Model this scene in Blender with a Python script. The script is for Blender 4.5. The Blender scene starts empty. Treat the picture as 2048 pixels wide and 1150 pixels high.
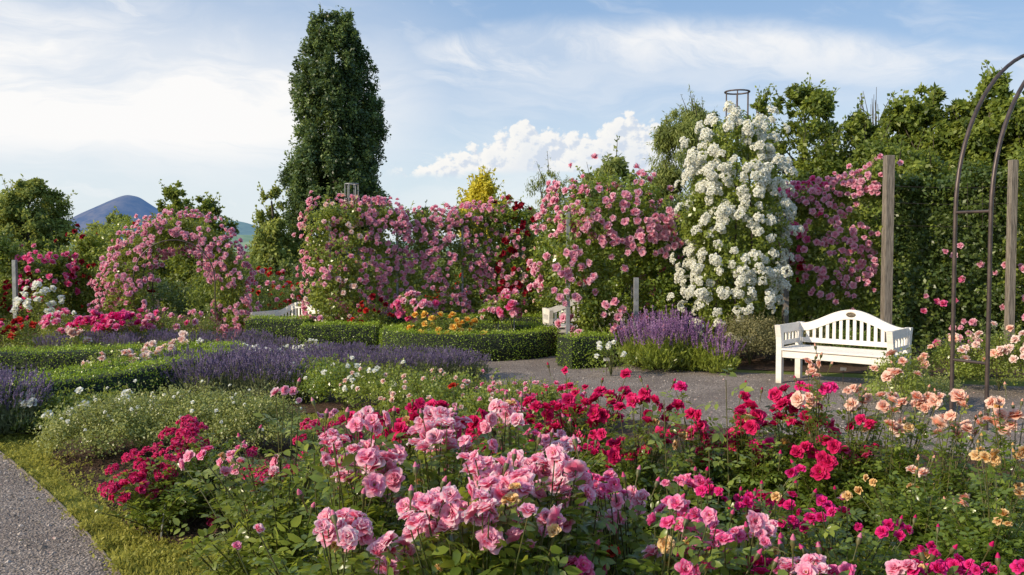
import bpy, math, numpy as np
from math import radians, sin, cos, pi
R = np.random.RandomState(7)
sc = bpy.context.scene
COL = sc.collection
F = 1773.0
TH = math.atan(75 / F)
CZ = 1.6
FW = np.array([0, cos(TH), -sin(TH)]); UP = np.array([0, sin(TH), cos(TH)])
def ray(px, py):
    return np.array([(px - 1024) / F, 0, 0]) + FW - UP * ((py - 575) / F)
def gz(y): return -np.clip((np.asarray(y, float) - 14.6) * .15, 0, .8)
def P(px, py, Y):
    d = ray(px, py); return np.array([0, 0, CZ]) + d * (Y / d[1])
def G(px, py, z=0.0):
    d = ray(px, py); return np.array([0, 0, CZ]) + d * ((z - CZ) / d[2])
def nrm(a):
    a = np.asarray(a, float); return a / np.maximum(np.linalg.norm(a, axis=-1, keepdims=True), 1e-9)

# ------------------------------------------------------------ materials
def mat(name):
    m = bpy.data.materials.new(name); m.use_nodes = True
    nt = m.node_tree; nt.nodes.clear()
    return m, nt
class N:
    def __init__(s, nt): s.nt = nt
    def n(s, t, **k):
        x = s.nt.nodes.new(t)
        for a, b in k.items(): setattr(x, a, b)
        return x
    def l(s, a, b): s.nt.links.new(a, b)
    def set(s, sock, v):
        if hasattr(v, 'links') or isinstance(v, bpy.types.NodeSocket): s.l(v, sock)
        else: sock.default_value = v
    def m(s, op, a, b=0.0, c=0.0, clamp=False):
        x = s.n('ShaderNodeMath', operation=op); x.use_clamp = clamp
        for i, v in enumerate((a, b, c)): s.set(x.inputs[i], v)
        return x.outputs[0]
    def mix(s, f, a, b):
        x = s.n('ShaderNodeMix', data_type='RGBA'); s.set(x.inputs[0], f)
        s.set(x.inputs[6], a if not isinstance(a, tuple) else (*a, 1)[:4]); s.set(x.inputs[7], b if not isinstance(b, tuple) else (*b, 1)[:4])
        return x.outputs[2]
    def noise(s, vec, scale, detail=4, rough=.5, dist=0):
        x = s.n('ShaderNodeTexNoise'); x.inputs['Scale'].default_value = scale; x.inputs['Detail'].default_value = detail
        x.inputs['Roughness'].default_value = rough; x.inputs['Distortion'].default_value = dist
        if vec is not None: s.l(vec, x.inputs['Vector'])
        return x.outputs[0]
    def ramp(s, f, pts):
        x = s.n('ShaderNodeValToRGB'); s.l(f, x.inputs[0]); e = x.color_ramp.elements
        while len(e) < len(pts): e.new(.5)
        for q, (p, c) in zip(e, pts): q.position = p; q.color = (*c, 1) if len(c) == 3 else c
        return x.outputs[0]
    def sstep(s, v, a, b):
        x = s.n('ShaderNodeMapRange', interpolation_type='SMOOTHSTEP'); s.set(x.inputs[0], v)
        x.inputs[1].default_value = a; x.inputs[2].default_value = b
        return x.outputs[0]
    def attr(s, name): return s.n('ShaderNodeAttribute', attribute_name=name).outputs['Fac']
def out(n, sh):
    o = n.n('ShaderNodeOutputMaterial'); n.l(sh, o.inputs[0])
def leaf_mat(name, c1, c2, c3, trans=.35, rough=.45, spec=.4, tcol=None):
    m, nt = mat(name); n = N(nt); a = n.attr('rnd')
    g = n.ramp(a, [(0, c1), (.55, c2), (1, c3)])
    geo = n.n('ShaderNodeNewGeometry')
    big = n.noise(geo.outputs['Position'], 1.7, 2)
    g = n.mix(n.m('MULTIPLY', n.sstep(big, .35, .7), .45), g, tuple(x * .55 for x in c2))
    p = n.n('ShaderNodeBsdfPrincipled'); n.l(g, p.inputs['Base Color'])
    p.inputs['Roughness'].default_value = rough; p.inputs['Specular IOR Level'].default_value = spec
    t = n.n('ShaderNodeBsdfTranslucent')
    tc = n.mix(.5, g, tcol or (c3[0] * 1.7, c3[1] * 1.7, c3[2] * 1.1)); n.l(tc, t.inputs[0])
    mx = n.n('ShaderNodeMixShader'); mx.inputs[0].default_value = trans
    n.l(p.outputs[0], mx.inputs[1]); n.l(t.outputs[0], mx.inputs[2]); out(n, mx.outputs[0]); return m
def petal_mat(name, inner, outer, var=None, trans=.35, core=None):
    """inner at the petal foot, outer at its rim; var = second outer colour picked per petal / per bloom"""
    m, nt = mat(name); n = N(nt); tip = n.attr('tip'); a = n.attr('rnd')
    oi = n.n('ShaderNodeObjectInfo').outputs['Random']
    o = n.mix(n.sstep(n.m('ADD', n.m('MULTIPLY', a, .6), n.m('MULTIPLY', oi, .5)), .35, .95), outer, var or outer)
    g = n.mix(n.sstep(tip, .25, 1.0), inner, o)
    if core: g = n.mix(n.sstep(tip, .22, .08), g, core)
    p = n.n('ShaderNodeBsdfPrincipled'); n.l(g, p.inputs['Base Color']); p.inputs['Roughness'].default_value = .6
    p.inputs['Specular IOR Level'].default_value = .25
    t = n.n('ShaderNodeBsdfTranslucent'); n.l(g, t.inputs[0])
    mx = n.n('ShaderNodeMixShader'); mx.inputs[0].default_value = trans
    n.l(p.outputs[0], mx.inputs[1]); n.l(t.outputs[0], mx.inputs[2]); out(n, mx.outputs[0]); return m
def solid(name, c1, c2, scale=8, rough=.6, bump=.0, metal=0, stretch=None):
    m, nt = mat(name); n = N(nt); tc = n.n('ShaderNodeTexCoord').outputs['Object']
    if stretch:
        mp = n.n('ShaderNodeMapping'); mp.inputs['Scale'].default_value = stretch; n.l(tc, mp.inputs[0]); tc = mp.outputs[0]
    no = n.noise(tc, scale, 6, .6); g = n.mix(n.sstep(no, .3, .7), c1, c2)
    p = n.n('ShaderNodeBsdfPrincipled'); n.l(g, p.inputs['Base Color']); p.inputs['Roughness'].default_value = rough; p.inputs['Metallic'].default_value = metal
    if bump:
        b = n.n('ShaderNodeBump'); b.inputs['Strength'].default_value = bump; b.inputs['Distance'].default_value = .01; n.l(no, b.inputs['Height']); n.l(b.outputs[0], p.inputs['Normal'])
    out(n, p.outputs[0]); return m

M = {}
M['rose_leaf'] = leaf_mat('rose_leaf', (.06, .10, .022), (.165, .245, .042), (.34, .42, .07), .44, .28, .7, (.68, .74, .07))
M['rose_leaf_light'] = leaf_mat('rose_leaf_light', (.11, .16, .034), (.26, .33, .058), (.42, .48, .09), .42, .32, .65, (.6, .66, .08))
M['shrub_leaf'] = leaf_mat('shrub_leaf', (.15, .19, .05), (.33, .37, .10), (.54, .54, .2), .38, .36, .6, (.58, .6, .14))
M['far_leaf'] = leaf_mat('far_leaf', (.045, .08, .02), (.16, .22, .042), (.34, .40, .07), .42, .45, .4, (.56, .62, .07))
M['hazy_leaf'] = leaf_mat('hazy_leaf', (.09, .14, .045), (.25, .32, .075), (.44, .48, .11), .42, .55, .3, (.6, .62, .12))  # paler greens: the veil of haze over far trees is painted into the leaves
M['dark_leaf'] = leaf_mat('dark_leaf', (.035, .06, .018), (.085, .135, .034), (.21, .27, .055), .34, .4, .5, (.4, .48, .05))
M['oak_leaf'] = leaf_mat('oak_leaf', (.028, .058, .028), (.085, .145, .052), (.22, .30, .08), .3, .42, .45, (.34, .45, .09))
M['yellow_leaf'] = leaf_mat('yellow_leaf', (.5, .44, .04), (.75, .66, .06), (.85, .78, .14), .45, .5, .2, (.8, .7, .08))
M['willow_leaf'] = leaf_mat('willow_leaf', (.09, .13, .04), (.23, .29, .08), (.38, .43, .13), .42, .5, .3, (.56, .6, .14))
M['box_leaf'] = leaf_mat('box_leaf', (.06, .11, .012), (.24, .37, .03), (.46, .60, .06), .32, .35, .55, (.6, .72, .05))
M['lav_leaf'] = leaf_mat('lav_leaf', (.09, .11, .06), (.20, .23, .13), (.31, .34, .17), .3, .7, .1)
M['lav_flower'] = leaf_mat('lav_flower', (.10, .08, .14), (.21, .165, .28), (.38, .31, .44), .3, .8, .05, (.36, .28, .46))
M['salvia_flower'] = leaf_mat('salvia_flower', (.18, .09, .20), (.38, .21, .42), (.62, .42, .60), .35, .7, .05, (.6, .36, .62))
M['dry_leaf'] = leaf_mat('dry_leaf', (.12, .12, .05), (.24, .23, .11), (.38, .34, .18), .3, .8, .1)
M['grass'] = leaf_mat('grass', (.18, .20, .035), (.38, .38, .07), (.58, .54, .16), .42, .6, .2, (.7, .66, .14))
M['cane'] = solid('cane', (.05, .075, .02), (.12, .10, .035), 30, .5)
M['core'] = solid('core', (.006, .012, .005), (.012, .02, .008), 10, .9)  # near-black hedge filling: the inner darkness is put into its colour
M['bark'] = solid('bark', (.05, .04, .03), (.12, .10, .08), 6, .9, .6, stretch=(4, 4, 1))
m_, nt_ = mat('white_paint'); q = N(nt_); tc_ = q.n('ShaderNodeTexCoord').outputs['Object']
mp = q.n('ShaderNodeMapping'); mp.inputs['Scale'].default_value = (2, 14, 14); q.l(tc_, mp.inputs[0]); gr = q.noise(mp.outputs[0], 5, 7, .65); pn = q.noise(tc_, 7, 6, .7); sz = q.n('ShaderNodeSeparateXYZ'); q.l(tc_, sz.inputs[0])
c_ = q.mix(q.sstep(gr, .3, .7), (.74, .70, .64), (.84, .80, .74)); c_ = q.mix(q.m('MULTIPLY', q.sstep(pn, .52, .72), .35), c_, (.52, .47, .38))
c_ = q.mix(q.m('MULTIPLY', q.sstep(q.m('ADD', sz.outputs[2], q.m('MULTIPLY', pn, .12)), .16, .03), .55), c_, (.36, .32, .22))
p_ = q.n('ShaderNodeBsdfPrincipled'); q.l(c_, p_.inputs['Base Color']); p_.inputs['Roughness'].default_value = .5; bb_ = q.n('ShaderNodeBump'); bb_.inputs['Strength'].default_value = .25; bb_.inputs['Distance'].default_value = .003; q.l(gr, bb_.inputs['Height']); q.l(bb_.outputs[0], p_.inputs['Normal']); out(q, p_.outputs[0]); M['white_paint'] = m_
M['plaque'] = solid('plaque', (.10, .08, .06), (.2, .17, .13), 60, .35, .3, .8)
M['metal'] = solid('metal', (.06, .045, .042), (.11, .08, .07), 12, .42, .1, .35)
M['grey_metal'] = solid('grey_metal', (.22, .23, .24), (.34, .35, .36), 10, .5, .1, .5)
M['old_wood'] = solid('old_wood', (.10, .085, .07), (.26, .225, .19), 9, .85, .7, stretch=(6, 6, .6))
M['tag_white'] = solid('tag_white', (.7, .7, .68), (.8, .8, .78), 20, .5)
M['yellow_stamen'] = solid('yellow_stamen', (.5, .3, .03), (.35, .18, .02), 50, .7)
M['pink'] = petal_mat('pink', (.95, .22, .42), (.97, .52, .68), (.98, .88, .90), .5)
M['hotpink'] = petal_mat('hotpink', (.88, .07, .28), (.93, .17, .46), (.95, .55, .70), .46)
M['magenta'] = petal_mat('magenta', (.72, .006, .14), (.85, .03, .28), (.88, .06, .36), .42)
M['crimson'] = petal_mat('crimson', (.50, .004, .06), (.80, .022, .17), (.85, .04, .24), .42)
M['carmine'] = petal_mat('carmine', (.60, .012, .11), (.84, .05, .24), (.88, .16, .38), .42)
M['darkred'] = petal_mat('darkred', (.15, .002, .01), (.36, .006, .02), (.30, .01, .03), .25)
M['red'] = petal_mat('red', (.45, .01, .01), (.72, .03, .03), (.7, .10, .06), .3)
M['peach'] = petal_mat('peach', (.94, .42, .28), (.96, .68, .55), (.97, .82, .72), .42)
M['wilted'] = petal_mat('wilted', (.7, .36, .08), (.82, .56, .25), (.80, .62, .38), .3)
M['rambler'] = petal_mat('rambler', (.88, .28, .44), (.94, .54, .68), (.95, .70, .78), .47)
M['palepink'] = petal_mat('palepink', (.9, .5, .42), (.92, .74, .66), (.9, .85, .8), .35)
M['white'] = petal_mat('white', (.93, .93, .76), (.95, .95, .92), (.94, .95, .94), .42)
M['yellow'] = petal_mat('yellow', (.85, .38, .03), (.92, .62, .12), (.93, .74, .24), .35)

# ------------------------------------------------------------ mesh buffer
class Buf:
    def __init__(s): s.v = []; s.tip = []; s.f = {}; s.nv = 0
    def add(s, v, faces, rnd=None, mi=0, tip=None):
        v = np.asarray(v, float).reshape(-1, 3)
        for f in (faces if isinstance(faces, list) else [faces]):
            f = np.asarray(f, int)
            r = np.full(len(f), .5) if rnd is None else (np.full(len(f), float(rnd)) if np.isscalar(rnd) else np.asarray(rnd)[:len(f)] if len(np.asarray(rnd)) >= len(f) else np.repeat(rnd, len(f) // len(rnd)))
            s.f.setdefault(f.shape[1], []).append((f + s.nv, r, np.full(len(f), mi)))
        s.v.append(v); s.tip.append(np.full(len(v), .5) if tip is None else tip); s.nv += len(v)
    def mesh(s, name, mats, origin=(0, 0, 0), smooth=True):
        me = bpy.data.meshes.new(name)
        v = np.concatenate(s.v) - np.asarray(origin, float)
        loops = []; tot = []; rn = []; mi = []
        for k, L in s.f.items():
            f = np.concatenate([a[0] for a in L]); loops.append(f.ravel()); tot.append(np.full(len(f), k))
            rn.append(np.concatenate([a[1] for a in L])); mi.append(np.concatenate([a[2] for a in L]))
        loops = np.concatenate(loops); tot = np.concatenate(tot); rn = np.concatenate(rn); mi = np.concatenate(mi)
        me.vertices.add(len(v)); me.vertices.foreach_set('co', v.ravel())
        me.loops.add(len(loops)); me.loops.foreach_set('vertex_index', loops)
        st = np.concatenate([[0], np.cumsum(tot)[:-1]])
        me.polygons.add(len(tot)); me.polygons.foreach_set('loop_start', st); me.polygons.foreach_set('loop_total', tot)
        for m in mats: me.materials.append(M[m] if isinstance(m, str) else m)
        me.polygons.foreach_set('material_index', mi)
        me.polygons.foreach_set('use_smooth', np.full(len(tot), smooth))
        a = me.attributes.new('rnd', 'FLOAT', 'FACE'); a.data.foreach_set('value', rn.astype(np.float32))
        a = me.attributes.new('tip', 'FLOAT', 'POINT'); a.data.foreach_set('value', np.concatenate(s.tip).astype(np.float32))
        me.update(calc_edges=True); return me
def link(name, me, parent=None, loc=(0, 0, 0)):
    o = bpy.data.objects.new(name, me); COL.objects.link(o); o.location = tuple(loc)
    if parent: o.parent = parent
    return o
def thing(name, label, cat, loc=(0, 0, 0), rz=0, group=None):
    o = bpy.data.objects.new(name, None); COL.objects.link(o); o.location = tuple(loc); o.rotation_euler = (0, 0, rz)
    o.empty_display_size = .1
    o['label'] = label; o['category'] = cat
    if group: o['group'] = group
    return o
def tag(o, label, cat, group=None, kind=None):
    if label: o['label'] = label
    if cat: o['category'] = cat
    if group: o['group'] = group
    if kind: o['kind'] = kind
    return o
def copy_tree(o, parent=None):
    c = o.copy(); COL.objects.link(c); c.parent = parent
    for ch in list(o.children): copy_tree(ch, c)
    return c

# ------------------------------------------------------------ primitives
def tube(b, pts, rad, sides=6, mi=0, cap=True, rnd=.5):
    pts = np.asarray(pts, float); n = len(pts); rad = np.broadcast_to(rad, n)
    t = nrm(np.gradient(pts, axis=0)); ref = np.array([0, 0, 1.]) if abs(t[0][2]) < .9 else np.array([1., 0, 0])
    vs = []
    u = nrm(np.cross(t[0], ref))
    for i in range(n):
        u = nrm(u - t[i] * np.dot(u, t[i])); w = np.cross(t[i], u)
        a = np.arange(sides) * 2 * pi / sides
        vs.append(pts[i] + rad[i] * (np.cos(a)[:, None] * u + np.sin(a)[:, None] * w))
    vs = np.concatenate(vs); i, j = np.meshgrid(np.arange(n - 1), np.arange(sides), indexing='ij'); i = i.ravel(); j = j.ravel(); k = (j + 1) % sides
    f = np.stack([i * sides + j, i * sides + k, (i + 1) * sides + k, (i + 1) * sides + j], 1)
    fs = [f]
    b.add(vs, fs, rnd, mi)
    if cap:
        for e in (0, n - 1):
            ring = vs[e * sides:(e + 1) * sides]; idx = np.arange(sides)[None]; b.add(ring, [idx if e else idx[:, ::-1]], rnd, mi)
def box(b, c, s, rz=0, mi=0, bev=.0, tilt=None):
    """bevelled box: centre c, full size s"""
    c = np.asarray(c, float); h = np.asarray(s, float) / 2; e = min(bev, h.min() * .9)
    if e <= 0:
        v = np.array([[x, y, z] for x in (-1, 1) for y in (-1, 1) for z in (-1, 1)], float) * h
        q = np.array([[0, 1, 3, 2], [4, 6, 7, 5], [0, 4, 5, 1], [2, 3, 7, 6], [0, 2, 6, 4], [1, 5, 7, 3]]); fs = [q]
    else:
        v = []; ix = {}
        for sx in (-1, 1):
            for sy in (-1, 1):
                for sz in (-1, 1):
                    for a in range(3):
                        p = np.array([sx, sy, sz]) * (h - e); p[a] = (sx, sy, sz)[a] * h[a]; ix[(sx, sy, sz, a)] = len(v); v.append(p)
        v = np.array(v); q = []; tr = []
        for a in range(3):
            o1, o2 = [k for k in range(3) if k != a]
            for s_ in (-1, 1):
                r = []
                for (p1, p2) in ((-1, -1), (1, -1), (1, 1), (-1, 1)):
                    k = [0, 0, 0]; k[a] = s_; k[o1] = p1; k[o2] = p2; r.append(ix[(*k, a)])
                q.append(r)
            for p1 in (-1, 1):
                for p2 in (-1, 1):
                    r = []
                    for (s_, ax) in ((-1, o1), (1, o1), (1, o2), (-1, o2)):
                        k = [0, 0, 0]; k[a] = s_; k[o1] = p1; k[o2] = p2; r.append(ix[(*k, ax)])
                    q.append(r)
        for sx in (-1, 1):
            for sy in (-1, 1):
                for sz in (-1, 1): tr.append([ix[(sx, sy, sz, a)] for a in range(3)])
        fs = [np.array(q), np.array(tr)]
    if tilt is not None: v = v @ np.asarray(tilt).T
    cr, sr = cos(rz), sin(rz); v = np.stack([v[:, 0] * cr - v[:, 1] * sr, v[:, 0] * sr + v[:, 1] * cr, v[:, 2]], 1)
    b.add(v + c, fs, .5, mi)
def prism(b, prof, y0, y1, mi=0, flip=False):
    """profile in x,z extruded along y"""
    p = np.asarray(prof, float); n = len(p)
    v = np.concatenate([np.stack([p[:, 0], np.full(n, y0), p[:, 1]], 1), np.stack([p[:, 0], np.full(n, y1), p[:, 1]], 1)])
    i = np.arange(n); q = np.stack([i, (i + 1) % n, (i + 1) % n + n, i + n], 1); h = n // 2
    # caps as quad strips between first half and reversed second half (profiles are built top row then bottom row)
    caps = []
    for k in range(h - 1):
        caps.append([k, k + 1, n - 2 - k, n - 1 - k]); caps.append([n + k, n + n - 1 - k, n + n - 2 - k, n + k + 1])
    b.add(v, [q, np.array(caps)], .5, mi)

LN_V = np.array([(0, 0, 0), (.28, .25, .05), (.32, 0, 0), (.28, -.25, .05), (.66, .23, .02), (.68, 0, -.03), (.66, -.23, .02), (1, 0, -.12)])
LN_T = np.array([(0, 3, 2), (0, 2, 1), (5, 6, 7), (4, 5, 7)]); LN_Q = np.array([(2, 3, 6, 5), (1, 2, 5, 4)])
LF_V = np.array([(0, 0, 0), (.45, .3, .06), (1, 0, -.05), (.45, -.3, .06)]); LF_Q = np.array([(0, 3, 2, 1)])
LS_V = np.array([(0, 0, 0), (.4, .13, .03), (1, 0, -.08), (.4, -.13, .03)])
def leaves(b, p, d, nn, s, rnd, kind='far', mi=0):
    n = len(p)
    if n == 0: return
    T = {'near': LN_V, 'far': LF_V, 'slim': LS_V}[kind]
    d = nrm(d); w = nrm(np.cross(nn, d)); nn = np.cross(d, w)
    s = np.broadcast_to(s, n)[:, None, None]
    v = p[:, None] + s * (T[None, :, 0:1] * d[:, None] + T[None, :, 1:2] * w[:, None] + T[None, :, 2:3] * nn[:, None])
    off = np.arange(n)[:, None, None] * len(T)
    rnd = np.clip(rnd, 0, 1)
    if kind == 'near': fs = [(LN_T[None] + off).reshape(-1, 3), (LN_Q[None] + off).reshape(-1, 4)]
    else: fs = [(LF_Q[None] + off).reshape(-1, 4)]
    v = v.reshape(-1, 3)
    for i, f in enumerate(fs): pass
    k0 = b.nv
    b.v.append(v); b.tip.append(np.full(len(v), .5)); b.nv += len(v)
    for f in fs: b.f.setdefault(f.shape[1], []).append((f + k0, np.repeat(rnd, len(f) // n), np.full(len(f), mi)))
def rn(*s): return R.randn(*s)
def ru(a, b, *s): return R.uniform(a, b, s if s else None)
def clumps(b, C, Nout, per, rad, size, kind='far', mi=0, droop=.0, vary=.25, flat=.75):
    """leaf clumps: C centres, Nout outward normals"""
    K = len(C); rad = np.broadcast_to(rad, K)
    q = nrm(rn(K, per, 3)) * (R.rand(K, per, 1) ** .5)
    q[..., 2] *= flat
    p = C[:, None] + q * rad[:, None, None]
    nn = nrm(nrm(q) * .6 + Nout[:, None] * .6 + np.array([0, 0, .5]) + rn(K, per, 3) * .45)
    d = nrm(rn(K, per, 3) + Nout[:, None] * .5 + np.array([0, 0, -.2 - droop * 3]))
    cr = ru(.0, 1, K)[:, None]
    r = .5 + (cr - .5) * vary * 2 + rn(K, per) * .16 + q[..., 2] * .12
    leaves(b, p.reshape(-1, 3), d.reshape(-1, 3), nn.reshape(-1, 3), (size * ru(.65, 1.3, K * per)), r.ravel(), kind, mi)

# ------------------------------------------------------------ blooms
def petal(b, ang, th0, curl, L, W, cup, nu, nv, r0, ruf, rnd, z0=0, mi=0):
    t = np.linspace(0, 1, nv + 1); u = np.linspace(-1, 1, nu + 1)
    th = th0 + curl * t ** 1.6
    dr = np.sin(th); dz = np.cos(th)
    rr = r0 + L * np.concatenate([[0], np.cumsum((dr[1:] + dr[:-1]) / 2)]) / nv; zz = z0 + L * np.concatenate([[0], np.cumsum((dz[1:] + dz[:-1]) / 2)]) / nv
    w = W * (np.sin(pi * (.12 + .74 * t ** .85)) ** .8) * 1.05
    T, U = np.meshgrid(t, u, indexing='ij'); i = np.arange(nv + 1)[:, None]
    side = U * w[:, None]
    # rim notch: middle of the rim reaches further than its corners
    ext = (1 - U ** 2) * .16 * L * T ** 4 - .06 * L * T ** 4
    ph = R.rand() * 6
    rf = ruf * L * np.sin(U * 3.2 + ph) * T ** 2 + ruf * .6 * L * np.sin(U * 6 + ph * 2) * T ** 3
    x = rr[:, None] + ext * dr[:, None]; z = zz[:, None] + ext * dz[:, None]
    inn = cup * side ** 2 / max(W, 1e-6)      # bends towards the axis and up
    x = x - inn * np.cos(th)[:, None] - rf * np.cos(th)[:, None]; z = z + inn * np.sin(th)[:, None] + rf * np.sin(th)[:, None]
    ca, sa = cos(ang), sin(ang)
    v = np.stack([x * ca - side * sa, x * sa + side * ca, z], -1).reshape(-1, 3)
    a, c = np.meshgrid(np.arange(nv), np.arange(nu), indexing='ij'); a = a.ravel(); c = c.ravel(); k = nu + 1
    f = np.stack([a * k + c, (a + 1) * k + c, (a + 1) * k + c + 1, a * k + c + 1], 1)
    b.add(v, [f], rnd, mi, np.repeat(t, nu + 1))
def bloom_into(b, style, res, mi=0):
    nu, nv = res
    S = {  # n, theta0, curl, length, width, cup, r0, z0
        'open': [(5, 62, 38, .98, .50, .35, .05, -.05), (6, 44, 45, .92, .46, .45, .05, 0), (5, 24, 55, .78, .38, .6, .05, .0), (4, 8, 55, .55, .27, .8, .04, .02)],
        'double': [(6, 66, 40, .95, .48, .3, .05, -.12), (6, 50, 42, .9, .45, .4, .05, -.04), (6, 34, 48, .82, .38, .5, .05, .0), (5, 18, 55, .7, .32, .7, .05, .03), (5, 6, 40, .6, .24, .9, .03, .05)],
        'cup': [(6, 58, 20, .95, .52, .7, .05, -.15), (6, 38, 10, .95, .5, .9, .05, -.05), (5, 20, 6, .9, .4, 1., .05, .0), (5, 6, 10, .8, .28, 1.1, .04, .02)],
        'pom': [(5, 62, 25, .95, .55, .5, .05, -.15), (5, 36, 20, .9, .5, .7, .05, 0), (4, 12, 25, .8, .4, .8, .05, .05)],
    }[style]
    for li, (n, t0, cu, L, W, cup, r0, z0) in enumerate(S):
        a0 = R.rand() * 6.3
        for k in range(n):
            petal(b, a0 + k * 2 * pi / n + rn() * .14, radians(t0 + rn() * 7), radians(cu + rn() * 14), L * ru(.86, 1.1), W * ru(.88, 1.12), cup * ru(.6, 1.3), nu, nv, r0, .07 * ru(.4, 1.6), R.rand(), z0, mi)
BL = {}
def blooms(kind, style, res, nvar=4):
    key = (kind, style, res)
    if key not in BL:
        L = []
        for i in range(nvar):
            b = Buf(); bloom_into(b, style, res)
            mats = [kind]
            if res[0] >= 4:
                # calyx and short stalk under the flower, stamens within
                tube(b, [(0, 0, -.5), (0, 0, -.2), (0, 0, -.08), (0, 0, .02)], [.035, .05, .12, .05], 6, 1)
                mats = [kind, 'cane']
                if style == 'open':
                    mats.append('yellow_stamen')
                    for k in range(14):
                        a = R.rand() * 6.3; r = ru(.04, .13); tube(b, [(0, 0, .05), (r * cos(a), r * sin(a), ru(.22, .34))], [.01, .022], 4, 2)
            L.append(b.mesh(kind + '_bloom', mats))
        BL[key] = L
    return BL[key]
CL = {}
def rot_to(axis, spin):
    axis = nrm(axis); t = nrm(np.cross(axis, [0.13, .99, .07])); w = np.cross(axis, t)
    c, s = cos(spin), sin(spin)
    return np.stack([t * c + w * s, -t * s + w * c, axis], 1)
def cluster(kind, n=8, rb=.36, style='pom', res=(2, 2), nvar=5, dome=.55):
    key = (kind, n, rb)
    if key not in CL:
        L = []
        for i in range(nvar):
            b = Buf(); pts = []
            for k in range(n * 40):
                q = nrm(rn(3)); q[2] = abs(q[2]) * 1.0; q *= ru(.55, 1.)
                q[2] *= dome
                if all(np.linalg.norm(q - o) > rb * 1.15 for o in pts): pts.append(q)
                if len(pts) >= n: break
            for q in pts:
                bb = Buf(); bloom_into(bb, style, res)
                V = np.concatenate(bb.v) * rb * ru(.85, 1.1); Rm = rot_to(q * np.array([1, 1, 1.2]) + [0, 0, .35], R.rand() * 6)
                V = V @ Rm.T + q * (1 - rb * .6)
                k0 = b.nv; b.v.append(V); b.tip += bb.tip; b.nv += len(V)
                for kk, L2 in bb.f.items():
                    for (f, r, m_) in L2: b.f.setdefault(kk, []).append((f + k0, r, m_))
            L.append(b.mesh(kind + '_cluster', [kind]))
        CL[key] = L
    return CL[key]
from mathutils import Matrix, Vector, Euler
def put(name, me, pos, axis, size, parent=None, origin=(0, 0, 0)):
    o = bpy.data.objects.new(name, me); COL.objects.link(o)
    m = Matrix(rot_to(axis, R.rand() * 6.28).tolist()); o.rotation_euler = m.to_euler()
    o.location = tuple(np.asarray(pos) - np.asarray(origin)); o.scale = (size,) * 3
    if parent: o.parent = parent
    return o
def mesh_into(b, me, pos, axis, size, cache={}):
    if me.name not in cache:
        v = np.zeros(len(me.vertices) * 3); me.vertices.foreach_get('co', v)
        nl = len(me.polygons); st = np.zeros(nl, int); tt = np.zeros(nl, int); li = np.zeros(len(me.loops), int)
        me.polygons.foreach_get('loop_start', st); me.polygons.foreach_get('loop_total', tt); me.loops.foreach_get('vertex_index', li)
        r = np.zeros(nl); me.attributes['rnd'].data.foreach_get('value', r); tp = np.zeros(len(me.vertices)); me.attributes['tip'].data.foreach_get('value', tp)
        q = st[tt == 4]; f = li[q[:, None] + np.arange(4)]
        cache[me.name] = (v.reshape(-1, 3), f, r[tt == 4], tp)
    v, f, r, tp = cache[me.name]
    V = v * size @ rot_to(axis, R.rand() * 6.28).T + pos
    b.add(V, [f], r, 0, tp)
CAM = np.array([0, 0, 1.6])
def baxis(pos, c, up=.55, cam=.5, rnd=.45):
    o = nrm(pos - c); return nrm(o * .55 + np.array([0, 0, up]) + nrm(CAM - pos) * cam + np.array([-.2, 0, 0]) + rn(3) * rnd)
def spread(n, rx, ry, tries=12):
    """n points in the unit ellipse that keep apart"""
    pts = []
    for k in range(n):
        best = None; bd = -1
        for j in range(tries):
            a = R.rand() * 6.283; r = R.rand() ** .5; q = np.array([r * cos(a) * rx, r * sin(a) * ry])
            d = min([np.linalg.norm(q - o) for o in pts], default=1e9)
            if d > bd: bd = d; best = q
        pts.append(best)
    return pts

# ------------------------------------------------------------ plant builders
def compound(b, base, rach, L, size, mi=0, kind='near'):
    """pinnate rose leaves: base (n,3), rachis direction (n,3), length, leaflet size"""
    n = len(base); rach = nrm(rach); up = nrm(np.array([0, 0, 1.]) + rn(n, 3) * .35 - rach * .1)
    side = nrm(np.cross(up, rach)); up = np.cross(rach, side); L = np.broadcast_to(L, n)[:, None]
    r = .5 + rn(n) * .22
    for t, sg, sc_ in ((.45, 1, .75), (.45, -1, .75), (.78, 1, .95), (.78, -1, .95), (1., 0, 1.1)):
        p = base + rach * L * t + side * sg * .002
        d = rach * (.35 if sg else 1) + side * sg + rn(n, 3) * .16 + np.array([0, 0, -.12])
        leaves(b, p, d, up + rn(n, 3) * .25, size * sc_ * ru(.8, 1.2, n), r + rn(n) * .1, kind, mi)
def bez(p0, p1, p2, n):
    t = np.linspace(0, 1, n)[:, None]; return (1 - t) ** 2 * p0 + 2 * t * (1 - t) * p1 + t ** 2 * p2
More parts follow.
